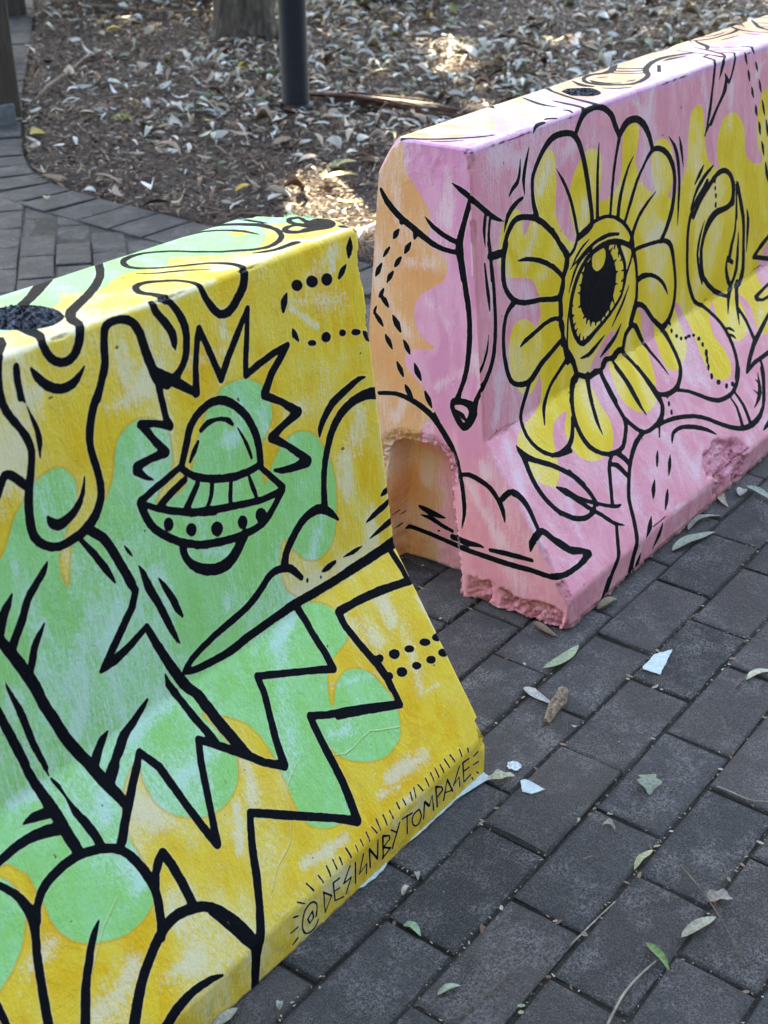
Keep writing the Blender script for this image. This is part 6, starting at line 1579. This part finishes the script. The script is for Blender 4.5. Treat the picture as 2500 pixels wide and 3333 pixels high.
# ------------------------------------------------------------------ steel pole, timber posts
M_POLE = solid('black_painted_steel', (.010, .013, .020), .6, .15, 30, .0004, 300)
M_POLE.node_tree.nodes['Principled BSDF'].inputs['Specular IOR Level'].default_value = .25
root = empty('steel_post', (3.358, 3.308, 0))
tag(root, 'slim black round metal post standing in the mulch in front of the tree trunk', 'post')
zz = [-.05, .0, .02, .5, 1.5, 3.0, 3.2]
v, f = tube([(0, 0, q) for q in zz], [.068, .068, .063, .0625, .062, .061, .061], 40)
mesh_obj('shaft', v, f, M_POLE, root, smooth=True)
v, f = tube([(-.048, .050, .55), (-.050, .052, .9), (-.048, .050, 1.6), (-.048, .05, 3.0)], [.006]*4, 8)
mesh_obj('cable', v, f, solid('grey_cable', (.12, .14, .15), .5), root, smooth=True)
v, f = tube([(0, 0, -.03), (0, 0, .016), (0, 0, .022)], [.085, .083, .066], 32)
mesh_obj('base_collar', v, f, M_POLE, root, smooth=True)


def box(x0, x1, y0, y1, z0, z1, bev=.004):
    V = []
    for z, i in ((z0, 0), (z1-bev, 0), (z1, bev)):
        V += [(x0+bev+i, y0+i, z), (x1-bev-i, y0+i, z), (x1-i, y0+bev+i, z), (x1-i, y1-bev-i, z), (x1-bev-i, y1-i, z), (x0+bev+i, y1-i, z), (x0+i, y1-bev-i, z), (x0+i, y0+bev+i, z)]
    F = [tuple(range(8))[::-1], tuple(range(16, 24))]
    for r in (0, 8):
        for k in range(8):
            k2 = (k+1) % 8; F.append((r+k, r+k2, r+8+k2, r+8+k))
    return np.array(V, float), F


def timber_mat(name, c):
    g = NT(name, .75); P = g.objpos()
    n = g.noise(P, 18, 5, .65, .6, (3, 3, .25)); n2 = g.noise(P, 90, 3, .6, .2, (4, 4, .2))
    col = g.mix(g.ramp(n, .3, .7), tuple(v*.6 for v in c), tuple(v*1.5 for v in c))
    col = g.mix(g.ramp(n2, .55, .7, 0, .5), col, tuple(v*.35 for v in c))
    g.color(col); g.normal(g.bump(g.math('ADD', n, n2), .003, .9)); return g.m


M_TIMB = timber_mat('stained_timber', (.034, .026, .019))
AZ = math.radians(49.6)


def post(name, px, py, wx, wy, h, label, shoe=True, mat=None):
    r = empty(name, (px, py, 0)); r.rotation_euler = (0, 0, AZ)
    tag(r, label, 'timber post', 'dark timber posts beside the paving')
    v, f = box(-wx, 0, 0, wy, -.02 if not shoe else .035, h)
    mesh_obj('timber', v, f, mat or M_TIMB, r)
    if shoe:
        v, f = box(-wx-.01, -.03, -.012, wy+.012, 0, .062, .003)
        mesh_obj('steel_shoe', v, f, solid('galvanised_shoe', (.12, .14, .15), .5), r)
    return r


# posts run along the far side of the path, right faces towards the bed
def post_at(x, y, half, h, label, shoe):
    r = empty('timber_post', (x, y, 0)); r.rotation_euler = (0, 0, -0.15)
    tag(r, label, 'timber post', 'dark timber posts beside the paving')
    v, f = box(-half, half, -half, half, .0 if not shoe else .02, h, .006)
    mesh_obj('timber', v, f, M_TIMB, r)
    if shoe:
        v, f = box(-half-.012, half*.55, -half-.014, half+.012, 0, .085, .004)
        mesh_obj('steel_shoe', v, f, solid('galvanised_shoe', (.10, .12, .13), .55), r)


post_at(2.362, 4.212, .088, 2.7, 'thick dark timber post with a grey metal shoe at the left edge', True)
post_at(3.33, 5.47, .075, 2.7, 'slimmer dark timber post standing just behind the thick one', False)
post_at(4.40, 6.78, .12, 2.7, 'farthest dark timber post, short and black at the top left corner', False)

# ------------------------------------------------------------------ tree
def bark_mat():
    g = NT('tree_bark', .9); P = g.objpos()
    n = g.noise(P, 9, 5, .65, .8, (4.5, 4.5, .7)); n2 = g.noise(P, 50, 4, .65, .3, (2.5, 2.5, .6)); n3 = g.noise(P, 5, 3, .6)
    col = g.cramp(n, [(.30, (.020, .015, .011)), (.5, (.065, .050, .037)), (.72, (.17, .148, .118))])
    col = g.mix(g.ramp(n2, .55, .72, 0, .6), col, (.05, .04, .032))
    col = g.mix(g.ramp(n3, .5, .7, 0, .35), col, (.20, .23, .18))
    g.color(col); g.normal(g.bump(g.math('ADD', g.math('MULTIPLY', n, 2.0), n2), .012, 1.0)); return g.m


M_BARK = bark_mat()
TX, TY = 4.683, 4.85
tree = empty('gum_tree', (TX, TY, 0))
tag(tree, 'grey-brown furrowed tree trunk rising from the leaf litter behind the black post', 'tree')
# trunk with flutes
nr, ns = 40, 56
V = []
for i in range(nr):
    h = -.1+4.3*(i/(nr-1))**1.7
    for k in range(ns):
        a = 2*math.pi*k/ns
        R_ = .172+.03*math.exp(-max(h, 0)/.10)*(1+.4*math.sin(5*a+1))+.012*math.sin(3*a+.7)-.010*h
        nse = float(fbm(np.array([[math.cos(a)*1.4, math.sin(a)*1.4, h*.5]]), 3.1, 4, 5)[0])
        R_ += .016*nse
        V.append((math.cos(a)*R_+.05*h*.3, math.sin(a)*R_+.02*h, h))
mesh_obj('trunk', V, quads(nr, ns)if False else [(i*ns+k, i*ns+(k+1) % ns, (i+1)*ns+(k+1) % ns, (i+1)*ns+k) for i in range(nr-1) for k in range(ns)], M_BARK, tree, smooth=True)
# limbs into the crown
CROWN = np.array([6.3, 8.4, 7.9]); CR_ = np.array([8.0, 7.8, 2.6])
big = empty('fig_tree', (7.6, 11.0, 0))  # added out of view; crown placed and shaped to block sun and sky
tag(big, 'big spreading leafy tree behind the garden bed whose crown shades both barriers', 'tree')
BX, BYY = 7.6, 11.0
v, f = tube([(0, 0, -.1), (0, 0, .5), (.1, -.05, 2.5), (0, -.1, 5.2)], [.42, .33, .28, .22], 24, jitter=.05)
mesh_obj('trunk', v, f, M_BARK, big, smooth=True)
parts = []
rg = np.random.default_rng(3)
top = np.array([0, -.1, 5.1])
for k in range(11):
    a = 2*math.pi*k/11+rg.uniform(-.2, .2)
    end = CROWN-np.array([BX, BYY, 0])+np.array([math.cos(a)*rg.uniform(2.0, 5.2), math.sin(a)*rg.uniform(2.0, 5.2), rg.uniform(-.6, 1.0)])
    mid = top*(.45)+end*.55+rg.normal(0, .25, 3)+np.array([0, 0, .5]); m2 = top*.8+end*.2+np.array([0, 0, .35])
    parts.append(tube([top-np.array([0, 0, .25]), m2, mid, end*.75+mid*.25+rg.normal(0, .15, 3), end], [.11, .085, .055, .035, .012], 9, jitter=.06, seed=k))
v, f = merge(parts)
mesh_obj('limbs', v, f, M_BARK, big, smooth=True)
parts = []; gc = []
for k in range(6):
    a = k*1.05+.4; e = np.array([math.cos(a)*1.0+.3, math.sin(a)*1.0+.5, 6.3+.5*math.sin(k*2.1)])
    parts.append(tube([(.05, .08, 4.0), e*np.array([.35, .35, .82]), e], [.10, .06, .02], 8, jitter=.05, seed=k)); gc.append(e)
v, f = merge(parts); mesh_obj('limbs', v, f, M_BARK, tree, smooth=True)
gc = np.repeat(np.array(gc), 380, 0)+rg.normal(0, .42, (380*6, 3))
# crown foliage: leaf sprays in clumps, holes cut along the sun rays to place flecks of sun
NC = 620
cl = rg.normal(0, 1, (NC, 3)); cl /= np.linalg.norm(cl, axis=1)[:, None]
cl = CROWN+cl*CR_*(rg.random((NC, 1))**.38)
per = 95
cen = np.repeat(cl, per, 0)+rg.normal(0, .40, (NC*per, 3))*np.array([1, 1, .6])
GAPS = [(2.46, 2.27, 0, .16), (2.53, 2.13, 0, .15), (2.12, 1.97, 0, .15), (2.22, 2.05, 0, .16), (2.36, 2.12, 0, .14), (2.0, 1.9, 0, .08), (2.05, 1.84, 0, .06), (2.75, 2.36, 0, .09), (2.28, 2.22, 0, .05),
        (2.97, 2.54, 0, .03), (5.0, 3.64, 0, .07), (5.28, 3.77, 0, .05), (4.67, 3.30, 0, .05), (4.46, 3.23, 0, .06), (4.8, 3.45, 0, .02), (4.23, 3.49, 0, .03), (3.70, 2.84, 0, .06),
        (3.75, 3.02, 0, .04), (3.9, 2.6, 0, .04), (1.70, 1.55, 0, .05), (5.6, 3.3, 0, .04), (6.2, 3.0, 0, .02), (3.3, 2.5, 0, .02), (4.3, 2.9, 0, .03),
        (1.08, .345, .81, .05), (1.19, .342, .81, .035), (1.29, .40, .81, .04), (1.40, .44, .81, .05), (1.52, .41, .81, .035), (1.13, .42, .81, .025), (.80, .45, .81, .02), (1.62, .5, .81, .06)]
sun = SUN_DIR
keep = np.ones(len(cen), bool)
pz = cen[:, 2]
for gx, gy, gz, gr in GAPS:
    t = (cen[:, 2]-gz)/sun[2]
    hx = cen[:, 0]-sun[0]*t; hy = cen[:, 1]-sun[1]*t
    keep &= np.hypot(hx-gx, hy-gy) > gr+.105
cen = cen[keep]; n = len(cen)
a = rg.uniform(0, 2*np.pi, n); ti = rg.normal(0, .55, n); ro = rg.normal(0, .6, n)
T = np.stack([np.cos(a)*np.cos(ti), np.sin(a)*np.cos(ti), np.sin(ti)], -1); S = np.stack([-np.sin(a)*np.cos(ro), np.cos(a)*np.cos(ro), np.sin(ro)], -1)
ln = rg.uniform(.10, .19, n)[:, None]; wd = rg.uniform(.05, .09, n)[:, None]
V = np.stack([cen-T*ln, cen-S*wd, cen+T*ln, cen+S*wd], 1).reshape(-1, 3)-np.array([BX, BYY, 0])
M_GREEN = solid('crown_leaves', (.055, .085, .03), .55, .4, 3)
mesh_obj('crown', V, np.arange(n*4).reshape(-1, 4), M_GREEN, big)
n = len(gc); V = np.stack([gc-T[:n]*ln[:n], gc-S[:n]*wd[:n], gc+T[:n]*ln[:n], gc+S[:n]*wd[:n]], 1).reshape(-1, 3)
mesh_obj('crown', V, np.arange(n*4).reshape(-1, 4), M_GREEN, tree)

# clipped hedge added behind the viewer, unseen, to cut low sky light
g_ = np.random.default_rng(5); n = 16000
c = np.stack([g_.uniform(-9, 13, n), -5.2+g_.choice([-.5, .5], n)*g_.uniform(.6, 1.1, n), g_.uniform(0, 4.8, n)], -1)
m_ = g_.random(n) < .25; c[m_, 1] = -5.2+g_.uniform(-.5, .5, m_.sum()); c[m_, 2] = 4.8+g_.normal(0, .05, m_.sum())
a = g_.uniform(0, 6.28, n); ti = g_.normal(0, .7, n)
T2 = np.stack([np.cos(a)*np.cos(ti), np.sin(a)*np.cos(ti), np.sin(ti)], -1); S2 = np.cross(T2, g_.normal(0, 1, (n, 3))); S2 /= np.linalg.norm(S2, axis=1)[:, None]
V = np.stack([c-T2*.16, c-S2*.08, c+T2*.16, c+S2*.08], 1).reshape(-1, 3)-np.array([2., -5.2, 0])
hd = empty('hedge', (2.0, -5.2, 0)); tag(hd, 'tall clipped dark green hedge across the path, outside the picture', 'hedge')
mesh_obj('foliage', V, np.arange(n*4).reshape(-1, 4), M_GREEN, hd)
v, f = box(-10.8, 10.8, -.42, .42, 0, 4.7, .1); mesh_obj('inner_branches', v, f, solid('hedge_core', (.03, .035, .02), .9), hd)
hd2 = empty('hedge', (-7.2, 1.0, 0)); hd2.rotation_euler = (0, 0, math.pi/2); tag(hd2, 'second tall dark hedge, at the left end of the path, outside the picture', 'hedge')  # added unseen to dim the light on the barrier end
mesh_obj('foliage', V*np.array([.62, 1, 1.12]), np.arange(n*4).reshape(-1, 4), M_GREEN, hd2)
v, f = box(-6.6, 6.6, -.42, .42, 0, 5.2, .1); mesh_obj('inner_branches', v, f, bpy.data.materials['hedge_core'], hd2)

# low dark shrubs at the back of the bed
def shrub(x, y, r, h, label, seed):
    g = np.random.default_rng(seed); n = 2600
    d = g.normal(0, 1, (n, 3)); d /= np.linalg.norm(d, axis=1)[:, None]
    c = d*np.array([r, r, h/2])*(g.random((n, 1))**.33)*(1+.25*g.normal(0, 1, (n, 1))*.4)+np.array([0, 0, h*.52])
    c[:, 2] = np.maximum(c[:, 2], .02)
    a = g.uniform(0, 2*np.pi, n); ti = g.normal(0, .6, n); ro = g.normal(0, .6, n)
    T = np.stack([np.cos(a)*np.cos(ti), np.sin(a)*np.cos(ti), np.sin(ti)], -1); S = np.stack([-np.sin(a)*np.cos(ro), np.cos(a)*np.cos(ro), np.sin(ro)], -1)
    ln = g.uniform(.025, .06, n)[:, None]; wd = g.uniform(.010, .022, n)[:, None]
    V = np.stack([c-T*ln, c-S*wd, c+T*ln, c+S*wd], 1).reshape(-1, 3)
    s_ = empty('shrub', (x, y, 0)); tag(s_, label, 'shrub', 'shrubs at the back of the garden bed')
    mesh_obj('foliage', V, np.arange(n*4).reshape(-1, 4), M_SHRUB, s_)
    ps = []
    for k in range(7):
        b = g.uniform(0, 6.28); e = np.array([math.cos(b)*r*.6, math.sin(b)*r*.6, h*.8])
        ps.append(tube([(0, 0, -.02), e*.4+g.normal(0, .03, 3), e], [.012, .009, .004], 6))
    v, f = merge(ps); mesh_obj('stems', v, f, M_TWIG, s_)


M_SHRUB = solid('shrub_leaves', (.035, .060, .022), .5, .45, 9)
shrub(5.30, 6.95, .55, .8, 'dark green shrub at the top edge, nearest the timber posts', 11)
shrub(5.95, 6.30, .50, .7, 'dark green shrub at the top edge, left of the tree trunk', 12)
shrub(6.75, 5.25, .50, .7, 'dark shrub at the top edge, just right of the black post', 13)

# ------------------------------------------------------------------ single leaves, tape, bark, twigs on the paving
def leaf_thing(name, pts, wmax, colr, label, z=.003, curl=.25, arch=.006, cat='leaf', group='fallen leaves on the paving', lobes=None):
    P = np.array([(x, y, z) for x, y in pts], float)
    n = 14; wmax *= .84; colr = tuple(q*.85 for q in colr)
    s = np.concatenate([[0], np.cumsum(np.linalg.norm(np.diff(P, axis=0), axis=1))]); t = np.linspace(0, s[-1], n)
    Q = np.stack([np.interp(t, s, P[:, k]) for k in range(3)], -1)
    for _ in range(3): Q[1:-1] = (Q[:-2]+2*Q[1:-1]+Q[2:])/4
    tt = np.linspace(0, 1, n); Q[:, 2] += arch*np.sin(tt*np.pi)
    wv = np.sin(np.pi*np.clip(tt, 0, 1)**.8)**.8*wmax+.0008
    if lobes: wv *= 1+lobes*np.sin(tt*13+len(label))
    ctr = Q[len(Q)//2].copy(); ctr[2] = 0
    v, f = strip_mesh(Q-ctr, wv, curl=curl)
    v[:, 2] = np.maximum(v[:, 2], .0012)
    # give the blade a little thickness
    nv = len(v); v2 = v.copy(); v2[:, 2] -= .0006
    f = f+[tuple(i+nv for i in q[::-1]) for q in f]
    v = np.vstack([v, v2])
    g = solid(name+'_blade', colr, .55, .28, 220, .0008, 500)
    o = mesh_obj(name, v, f, g, smooth=True); o.location = tuple(ctr)
    tag(o, label, cat, group); return o


PAL = (.42, .43, .36); 
LEAVES = [
    ([(.278, .070), (.297, .057), (.325, .050), (.347, .053), (.371, .057)], .022, (.30, .37, .22), 'pale green curled leaf on the paving below the pink barrier corner, left of the tape'),
    ([(.213, .066), (.203, .050), (.196, .035), (.198, .016), (.201, .004)], .020, (.44, .44, .40), 'silvery slender leaf touching the piece of brown bark'),
    ([(-.016, -.013), (-.003, -.027), (.017, -.041)], .020, (.46, .47, .30), 'yellowish lobed leaf at the right-hand foot of the yellow barrier'),
    ([(.137, -.196), (.124, -.208), (.100, -.222)], .036, (.22, .26, .19), 'grey-green lobed leaf lying alone in the middle of a dark paver'),
    ([(.452, -.214), (.462, -.215), (.480, -.222), (.502, -.240)], .014, (.50, .50, .34), 'cream yellow leaf at the right edge beside a short twig'),
    ([(-.155, -.352), (-.162, -.365), (-.168, -.380), (-.178, -.396)], .012, (.14, .26, .06), 'bright green narrow leaf near the bottom edge'),
    ([(-.120, -.383), (-.100, -.392), (-.080, -.400), (-.061, -.403)], .017, (.38, .36, .26), 'speckled tan leaf just above the bright green leaf'),
    ([(-.042, -.381), (-.030, -.392), (-.018, -.407)], .022, (.30, .26, .21), 'crumpled dry beige leaf in a paver joint above the speckled tan leaf'),
    ([(-.048, -.277), (-.030, -.275), (-.015, -.280), (.001, -.279)], .010, (.42, .42, .22), 'twisted yellow-green leaf stuck in a joint right of centre'),
    ([(.003, -.198), (.008, -.207), (.006, -.217)], .010, (.28, .25, .20), 'tiny shrivelled brown leaf on the paver below the grey-green lobed leaf'),
    ([(-.320, -.087), (-.315, -.097), (-.321, -.116)], .012, (.26, .38, .22), 'small fresh green leaf on the paver right of the lettering'),
    ([(-.384, -.188), (-.371, -.194), (-.356, -.202)], .010, (.32, .36, .26), 'small grey-green leaf at the bottom, left of the long twig'),
    ([(-.519, -.049), (-.510, -.043)], .009, (.40, .42, .35), 'tiny pale leaf scrap in the joint under the yellow barrier'),
    ([(-.590, -.004), (-.570, -.010), (-.548, -.007)], .016, (.36, .36, .28), 'dull leaf tucked under the yellow barrier at the bottom edge'),
    ([(.758, .076), (.790, .072), (.815, .065), (.826, .055), (.845, .052), (.875, .042)], .026, (.28, .32, .24), 'long wavy green leaf beside the foot of the pink barrier'),
    ([(.850, .088), (.875, .094), (.905, .090), (.942, .064)], .016, (.26, .26, .20), 'olive curved leaf leaning against the foot of the pink barrier'),
    ([(1.042, .115), (1.018, .100), (.997, .086), (.986, .066)], .020, (.40, .34, .24), 'cream banana-shaped leaf under the chipped part of the pink barrier'),
    ([(1.045, .068), (1.062, .070), (1.076, .073)], .024, (.42, .40, .35), 'small pale cupped leaf near the right edge, beside the banana-shaped leaf'),
    ([(1.095, .075), (1.082, .060), (1.072, .035), (1.062, .000)], .022, (.33, .40, .33), 'pale green leaf pointing to the right edge of the picture'),
    ([(.490, .088), (.505, .082), (.520, .080), (.541, .075)], .020, (.23, .20, .10), 'olive brown leaf touching the foot of the pink barrier near its corner'),
    ([(.386, .158), (.373, .136), (.368, .116), (.372, .098)], .017, (.24, .17, .11), 'curled brown leaf under the chipped corner of the pink barrier'),
    ([(-.233, -.044), (-.237, -.048), (-.243, -.054)], .008, (.42, .38, .34), 'small curled beige leaf in the joint, upper of the two beside the lettering'),
    ([(-.278, -.054), (-.270, -.052), (-.260, -.052)], .008, (.44, .38, .34), 'small curled beige leaf in the joint, lower of the two beside the lettering'),
    ([(1.661, 3.015), (1.672, 3.03), (1.68, 3.035)], .03, (.46, .50, .26), 'lone pale green leaf on the paving behind the yellow barrier'),
]
for i, (pts, wm, col, lab) in enumerate(LEAVES):
    leaf_thing('fallen_leaf', pts, wm, col, lab, lobes=.3 if 'lobed' in lab or 'crumpled' in lab else None, curl=random.uniform(.1, .3), arch=random.uniform(.003, .007))
# the big yellow leaves on the mulch
for pts, wm, col, lab in [([(2.11, 2.51, ), (2.15, 2.50), (2.20, 2.498)], .035, (.62, .42, .05), 'bright yellow leaf on the mulch, left of the barrier gap'),
                          ([(2.42, 2.36), (2.47, 2.30), (2.54, 2.27)], .06, (.60, .48, .14), 'large yellow leaf in the sun patch between the two barriers'),
                          ([(2.60, 2.44), (2.64, 2.40), (2.69, 2.39)], .05, (.60, .50, .22), 'yellow leaf in the sun patch, farther back than the large one')]:
    h = float(bed_h(np.array([pts[1][0]]), np.array([pts[1][1]]))[0])
    o_ = leaf_thing('fallen_leaf', pts, wm, col, lab, z=.006, curl=.2, arch=.012, group='yellow leaves on the mulch'); o_.location.z = h+.014
# leaf on top of the pink barrier
o_ = leaf_thing('fallen_leaf', [(1.595, .475), (1.625, .468), (1.665, .452)], .016, (.42, .46, .36), 'pale green leaf lying on top of the pink barrier', z=.003, group='leaves on the barrier tops'); o_.location.z = .8155
o_ = leaf_thing('fallen_leaf', [(1.665, .477), (1.690, .470), (1.715, .462)], .020, (.42, .28, .17), 'brown curled leaf lying on top of the pink barrier', z=.004, arch=.010, group='leaves on the barrier tops'); o_.location.z = .8155


def flat_piece(name, pts, label, mat, z=.0035, th=.0007, cat='tape', group=None, lift=.0):
    pts = np.array(pts, float); c = pts.mean(0); n = len(pts)
    fine = []
    for a, b in zip(pts, np.roll(pts, -1, 0)):
        m = max(1, int(np.hypot(*(b-a))/.006))
        for t in range(m):
            q = a+(b-a)*t/m; fine.append(q-c+RNG.normal(0, .0005, 2))
    fine = np.array(fine); n = len(fine)
    V = [(0, 0, lift)]+[(x*.6, y*.6, lift*.6+random.uniform(0, .0006)) for x, y in fine]+[(x, y, random.uniform(0, .0012)) for x, y in fine]+[(x, y, -th) for x, y in fine]
    F = [(0, 1+k, 1+(k+1) % n) for k in range(n)]+[(1+k, 1+n+k, 1+n+(k+1) % n, 1+(k+1) % n) for k in range(n)]+[(1+n+k, 1+2*n+k, 1+2*n+(k+1) % n, 1+n+(k+1) % n) for k in range(n)]
    o = mesh_obj(name, V, F, mat); o.location = (c[0], c[1], z); tag(o, label, cat, group); return o


M_TAPE = solid('pale_tape', (.46, .56, .58), .55, .12, 160, .0006, 300)
G_ = 'scraps of pale tape on the paving'
flat_piece('tape_scrap', [(.375, -.066), (.380, -.062), (.424, -.060), (.456, -.078), (.418, -.086), (.378, -.095)], 'four-sided scrap of pale blue-white tape on the paver right of the green leaf', M_TAPE, group=G_)
flat_piece('tape_scrap', [(.013, -.054), (.019, -.058), (.020, -.075), (.017, -.094), (.006, -.090), (-.003, -.083), (-.007, -.070), (.004, -.060)], 'torn white scrap of tape below the round white splash', M_TAPE, group=G_)
flat_piece('tape_scrap', [(-.018, .012), (-.002, .007), (-.010, -.017), (-.032, -.010), (-.078, -.003), (-.119, -.003), (-.175, -.0025), (-.195, .000), (-.195, .012), (-.1, .012)], 'long strip of masking tape along the right foot of the yellow barrier', M_TAPE, group=G_)
flat_piece('tape_scrap', [(-.240, .012), (-.244, -.002), (-.258, -.006), (-.275, -.006), (-.297, -.004), (-.310, .002), (-.31, .012)], 'short strip of masking tape under the lettering of the yellow barrier', M_TAPE, group=G_)
M_SPL = solid('white_paint', (.50, .58, .62), .6, .35, 260)
ang = np.linspace(0, 2*np.pi, 22, endpoint=False); rr_ = .0105*(1+.06*np.sin(5*ang)+.05*np.sin(9*ang))
flat_piece('paint_splash', [(.0365+math.cos(a)*r, -.028+math.sin(a)*r) for a, r in zip(ang, rr_)], 'round splash of white paint near the right end of the yellow barrier', M_SPL, z=.0022, th=.0003, cat='paint mark')

# bark piece
P = [(.239, .004, .009), (.228, .002, .012), (.210, -.003, .012), (.190, -.006, .011), (.168, -.010, .009), (.150, -.014, .007)]
ctr = np.array(P).mean(0); ctr[2] = 0
v, f = tube([np.array(q)-ctr for q in P], [.005, .009, .0105, .0095, .008, .006], 9, jitter=.28, seed=4)
v[:, 2] = np.maximum(v[:, 2], .001)
g = NT('rough_bark', .9); PP = g.pos(); nn = g.noise(PP, 160, 5, .7)
g.color(g.cramp(nn, [(.35, (.06, .045, .03)), (.5, (.20, .15, .10)), (.7, (.38, .31, .23))])); g.normal(g.bump(nn, .004, 1))
o_ = mesh_obj('bark_piece', v, f, g.m); o_.location = tuple(ctr)
tag(o_, 'rough stick-shaped piece of brown bark lying on the paving next to the silvery leaf', 'bark')


def twig(path, r, label, col=M_TWIG, cat='twig', group='twigs on the paving', zc=.004, name='twig'):
    P = np.array([(x, y, zc+(.003 if k % 2 else 0)) for k, (x, y) in enumerate(path)]); ctr = P.mean(0); ctr[2] = 0
    s = np.concatenate([[0], np.cumsum(np.linalg.norm(np.diff(P, axis=0), axis=1))]); t = np.linspace(0, s[-1], 12)
    Q = np.stack([np.interp(t, s, P[:, k]) for k in range(3)], -1)
    for _ in range(2): Q[1:-1] = (Q[:-2]+2*Q[1:-1]+Q[2:])/4
    v, f = tube(Q-ctr, np.linspace(r, r*.55, 12), 6, jitter=.15)
    o = mesh_obj(name, v, f, col, smooth=True); o.location = tuple(ctr); tag(o, label, cat, group)


M_PTWIG = solid('pale_twig', (.30, .27, .21), .7, .3, 60)
twig([(-.004, -.323), (-.026, -.36), (-.049, -.396), (-.08, -.43), (-.114, -.467)], .0012, 'long thin brown twig crossing two pavers at the right')
twig([(-.300, -.376), (-.270, -.372), (-.241, -.368), (-.205, -.372), (-.176, -.376)], .0021, 'pale thicker twig at the bottom edge below the bright green leaf', M_PTWIG)
twig([(-.40, -.229), (-.36, -.235), (-.327, -.239), (-.27, -.246)], .0011, 'thin grey twig on the lower middle pavers')
twig([(-.075, -.212), (-.066, -.219), (-.056, -.228)], .0010, 'very short dark twig in the middle of a paver')
twig([(-.219, -.277), (-.190, -.281), (-.165, -.281), (-.12, -.287)], .0013, 'pale stem lying along a paver joint', M_PTWIG)
twig([(.176, -.292), (.174, -.318), (.176, -.345), (.189, -.370)], .0013, 'curved pale stem in a joint at the right edge', M_PTWIG)
twig([(.424, -.211), (.445, -.212), (.466, -.211)], .0018, 'short reddish twig beside the cream yellow leaf')


def up_z(path, add):
    P = np.array(path, float); return [(x, y, float(bed_h(np.array([x]), np.array([y]))[0])+add) for x, y in P]


for path, r, lab, m in [([(2.66, 4.31), (2.95, 4.56), (3.295, 4.80), (3.56, 4.99), (3.82, 5.12)], .009, 'long straight bare stick lying on the mulch beside the thick timber post', M_TWIG),
                        ([(4.86, 6.52), (4.93, 6.25), (4.98, 5.95), (5.2, 5.6)], .014, 'brown stick lying in front of the dark shrubs at the top', M_TWIG),
                        ([(5.3, 5.1), (5.42, 4.98), (5.68, 4.72)], .016, 'brown stick right of the black post, far back on the mulch', M_TWIG)]:
    P = np.array(up_z(path, .022)); ctr = P.mean(0); ctr[2] = 0
    v, f = tube(P-ctr, np.linspace(r, r*.5, len(P)), 8, jitter=.12, seed=2)
    o_ = mesh_obj('stick', v, f, m, smooth=True); o_.location = tuple(ctr); tag(o_, lab, 'stick', 'sticks on the mulch')

# dry palm frond: a bundle of long red-brown leaflets on a stalk
fr = empty('palm_frond', (3.75, 3.1, 0)); tag(fr, 'dry red-brown palm frond lying on the mulch between the black post and the pink barrier', 'palm frond')
M_FR = solid('dry_frond', (.12, .060, .040), .45, .45, 25, .001, 60)
rg = np.random.default_rng(8)
o0 = np.array([3.75, 3.1, 0])
v, f = tube([np.array(q)-o0 for q in up_z([(3.49, 3.40), (3.60, 3.18), (3.66, 2.95), (3.66, 2.72), (3.62, 2.50)], .035)], [.014, .012, .011, .009, .006], 8)
mesh_obj('stalk', v, f, M_FR, fr, smooth=True)
for k in range(13):
    s0 = rg.uniform(0, .35); off = rg.uniform(-.11, .20)
    base = np.array([3.50+off*.5+s0*.1, 3.42-s0, 0]); end = np.array([3.60+off*1.1, 2.50+rg.uniform(-.05, .35), 0])
    mid = (base+end)/2+np.array([rg.uniform(.02, .08), rg.uniform(-.05, .05), 0])
    pth = [base, base*.5+mid*.5+np.array([.02, 0, 0]), mid, end*.5+mid*.5, end]
    P = np.array(up_z([(q[0], q[1]) for q in pth], rg.uniform(.02, .05)))
    v, f = strip_mesh(P-o0, [.006, .014, .016, .012, .003], curl=.5)
    mesh_obj('leaflet', v, f, M_FR, fr, smooth=True)
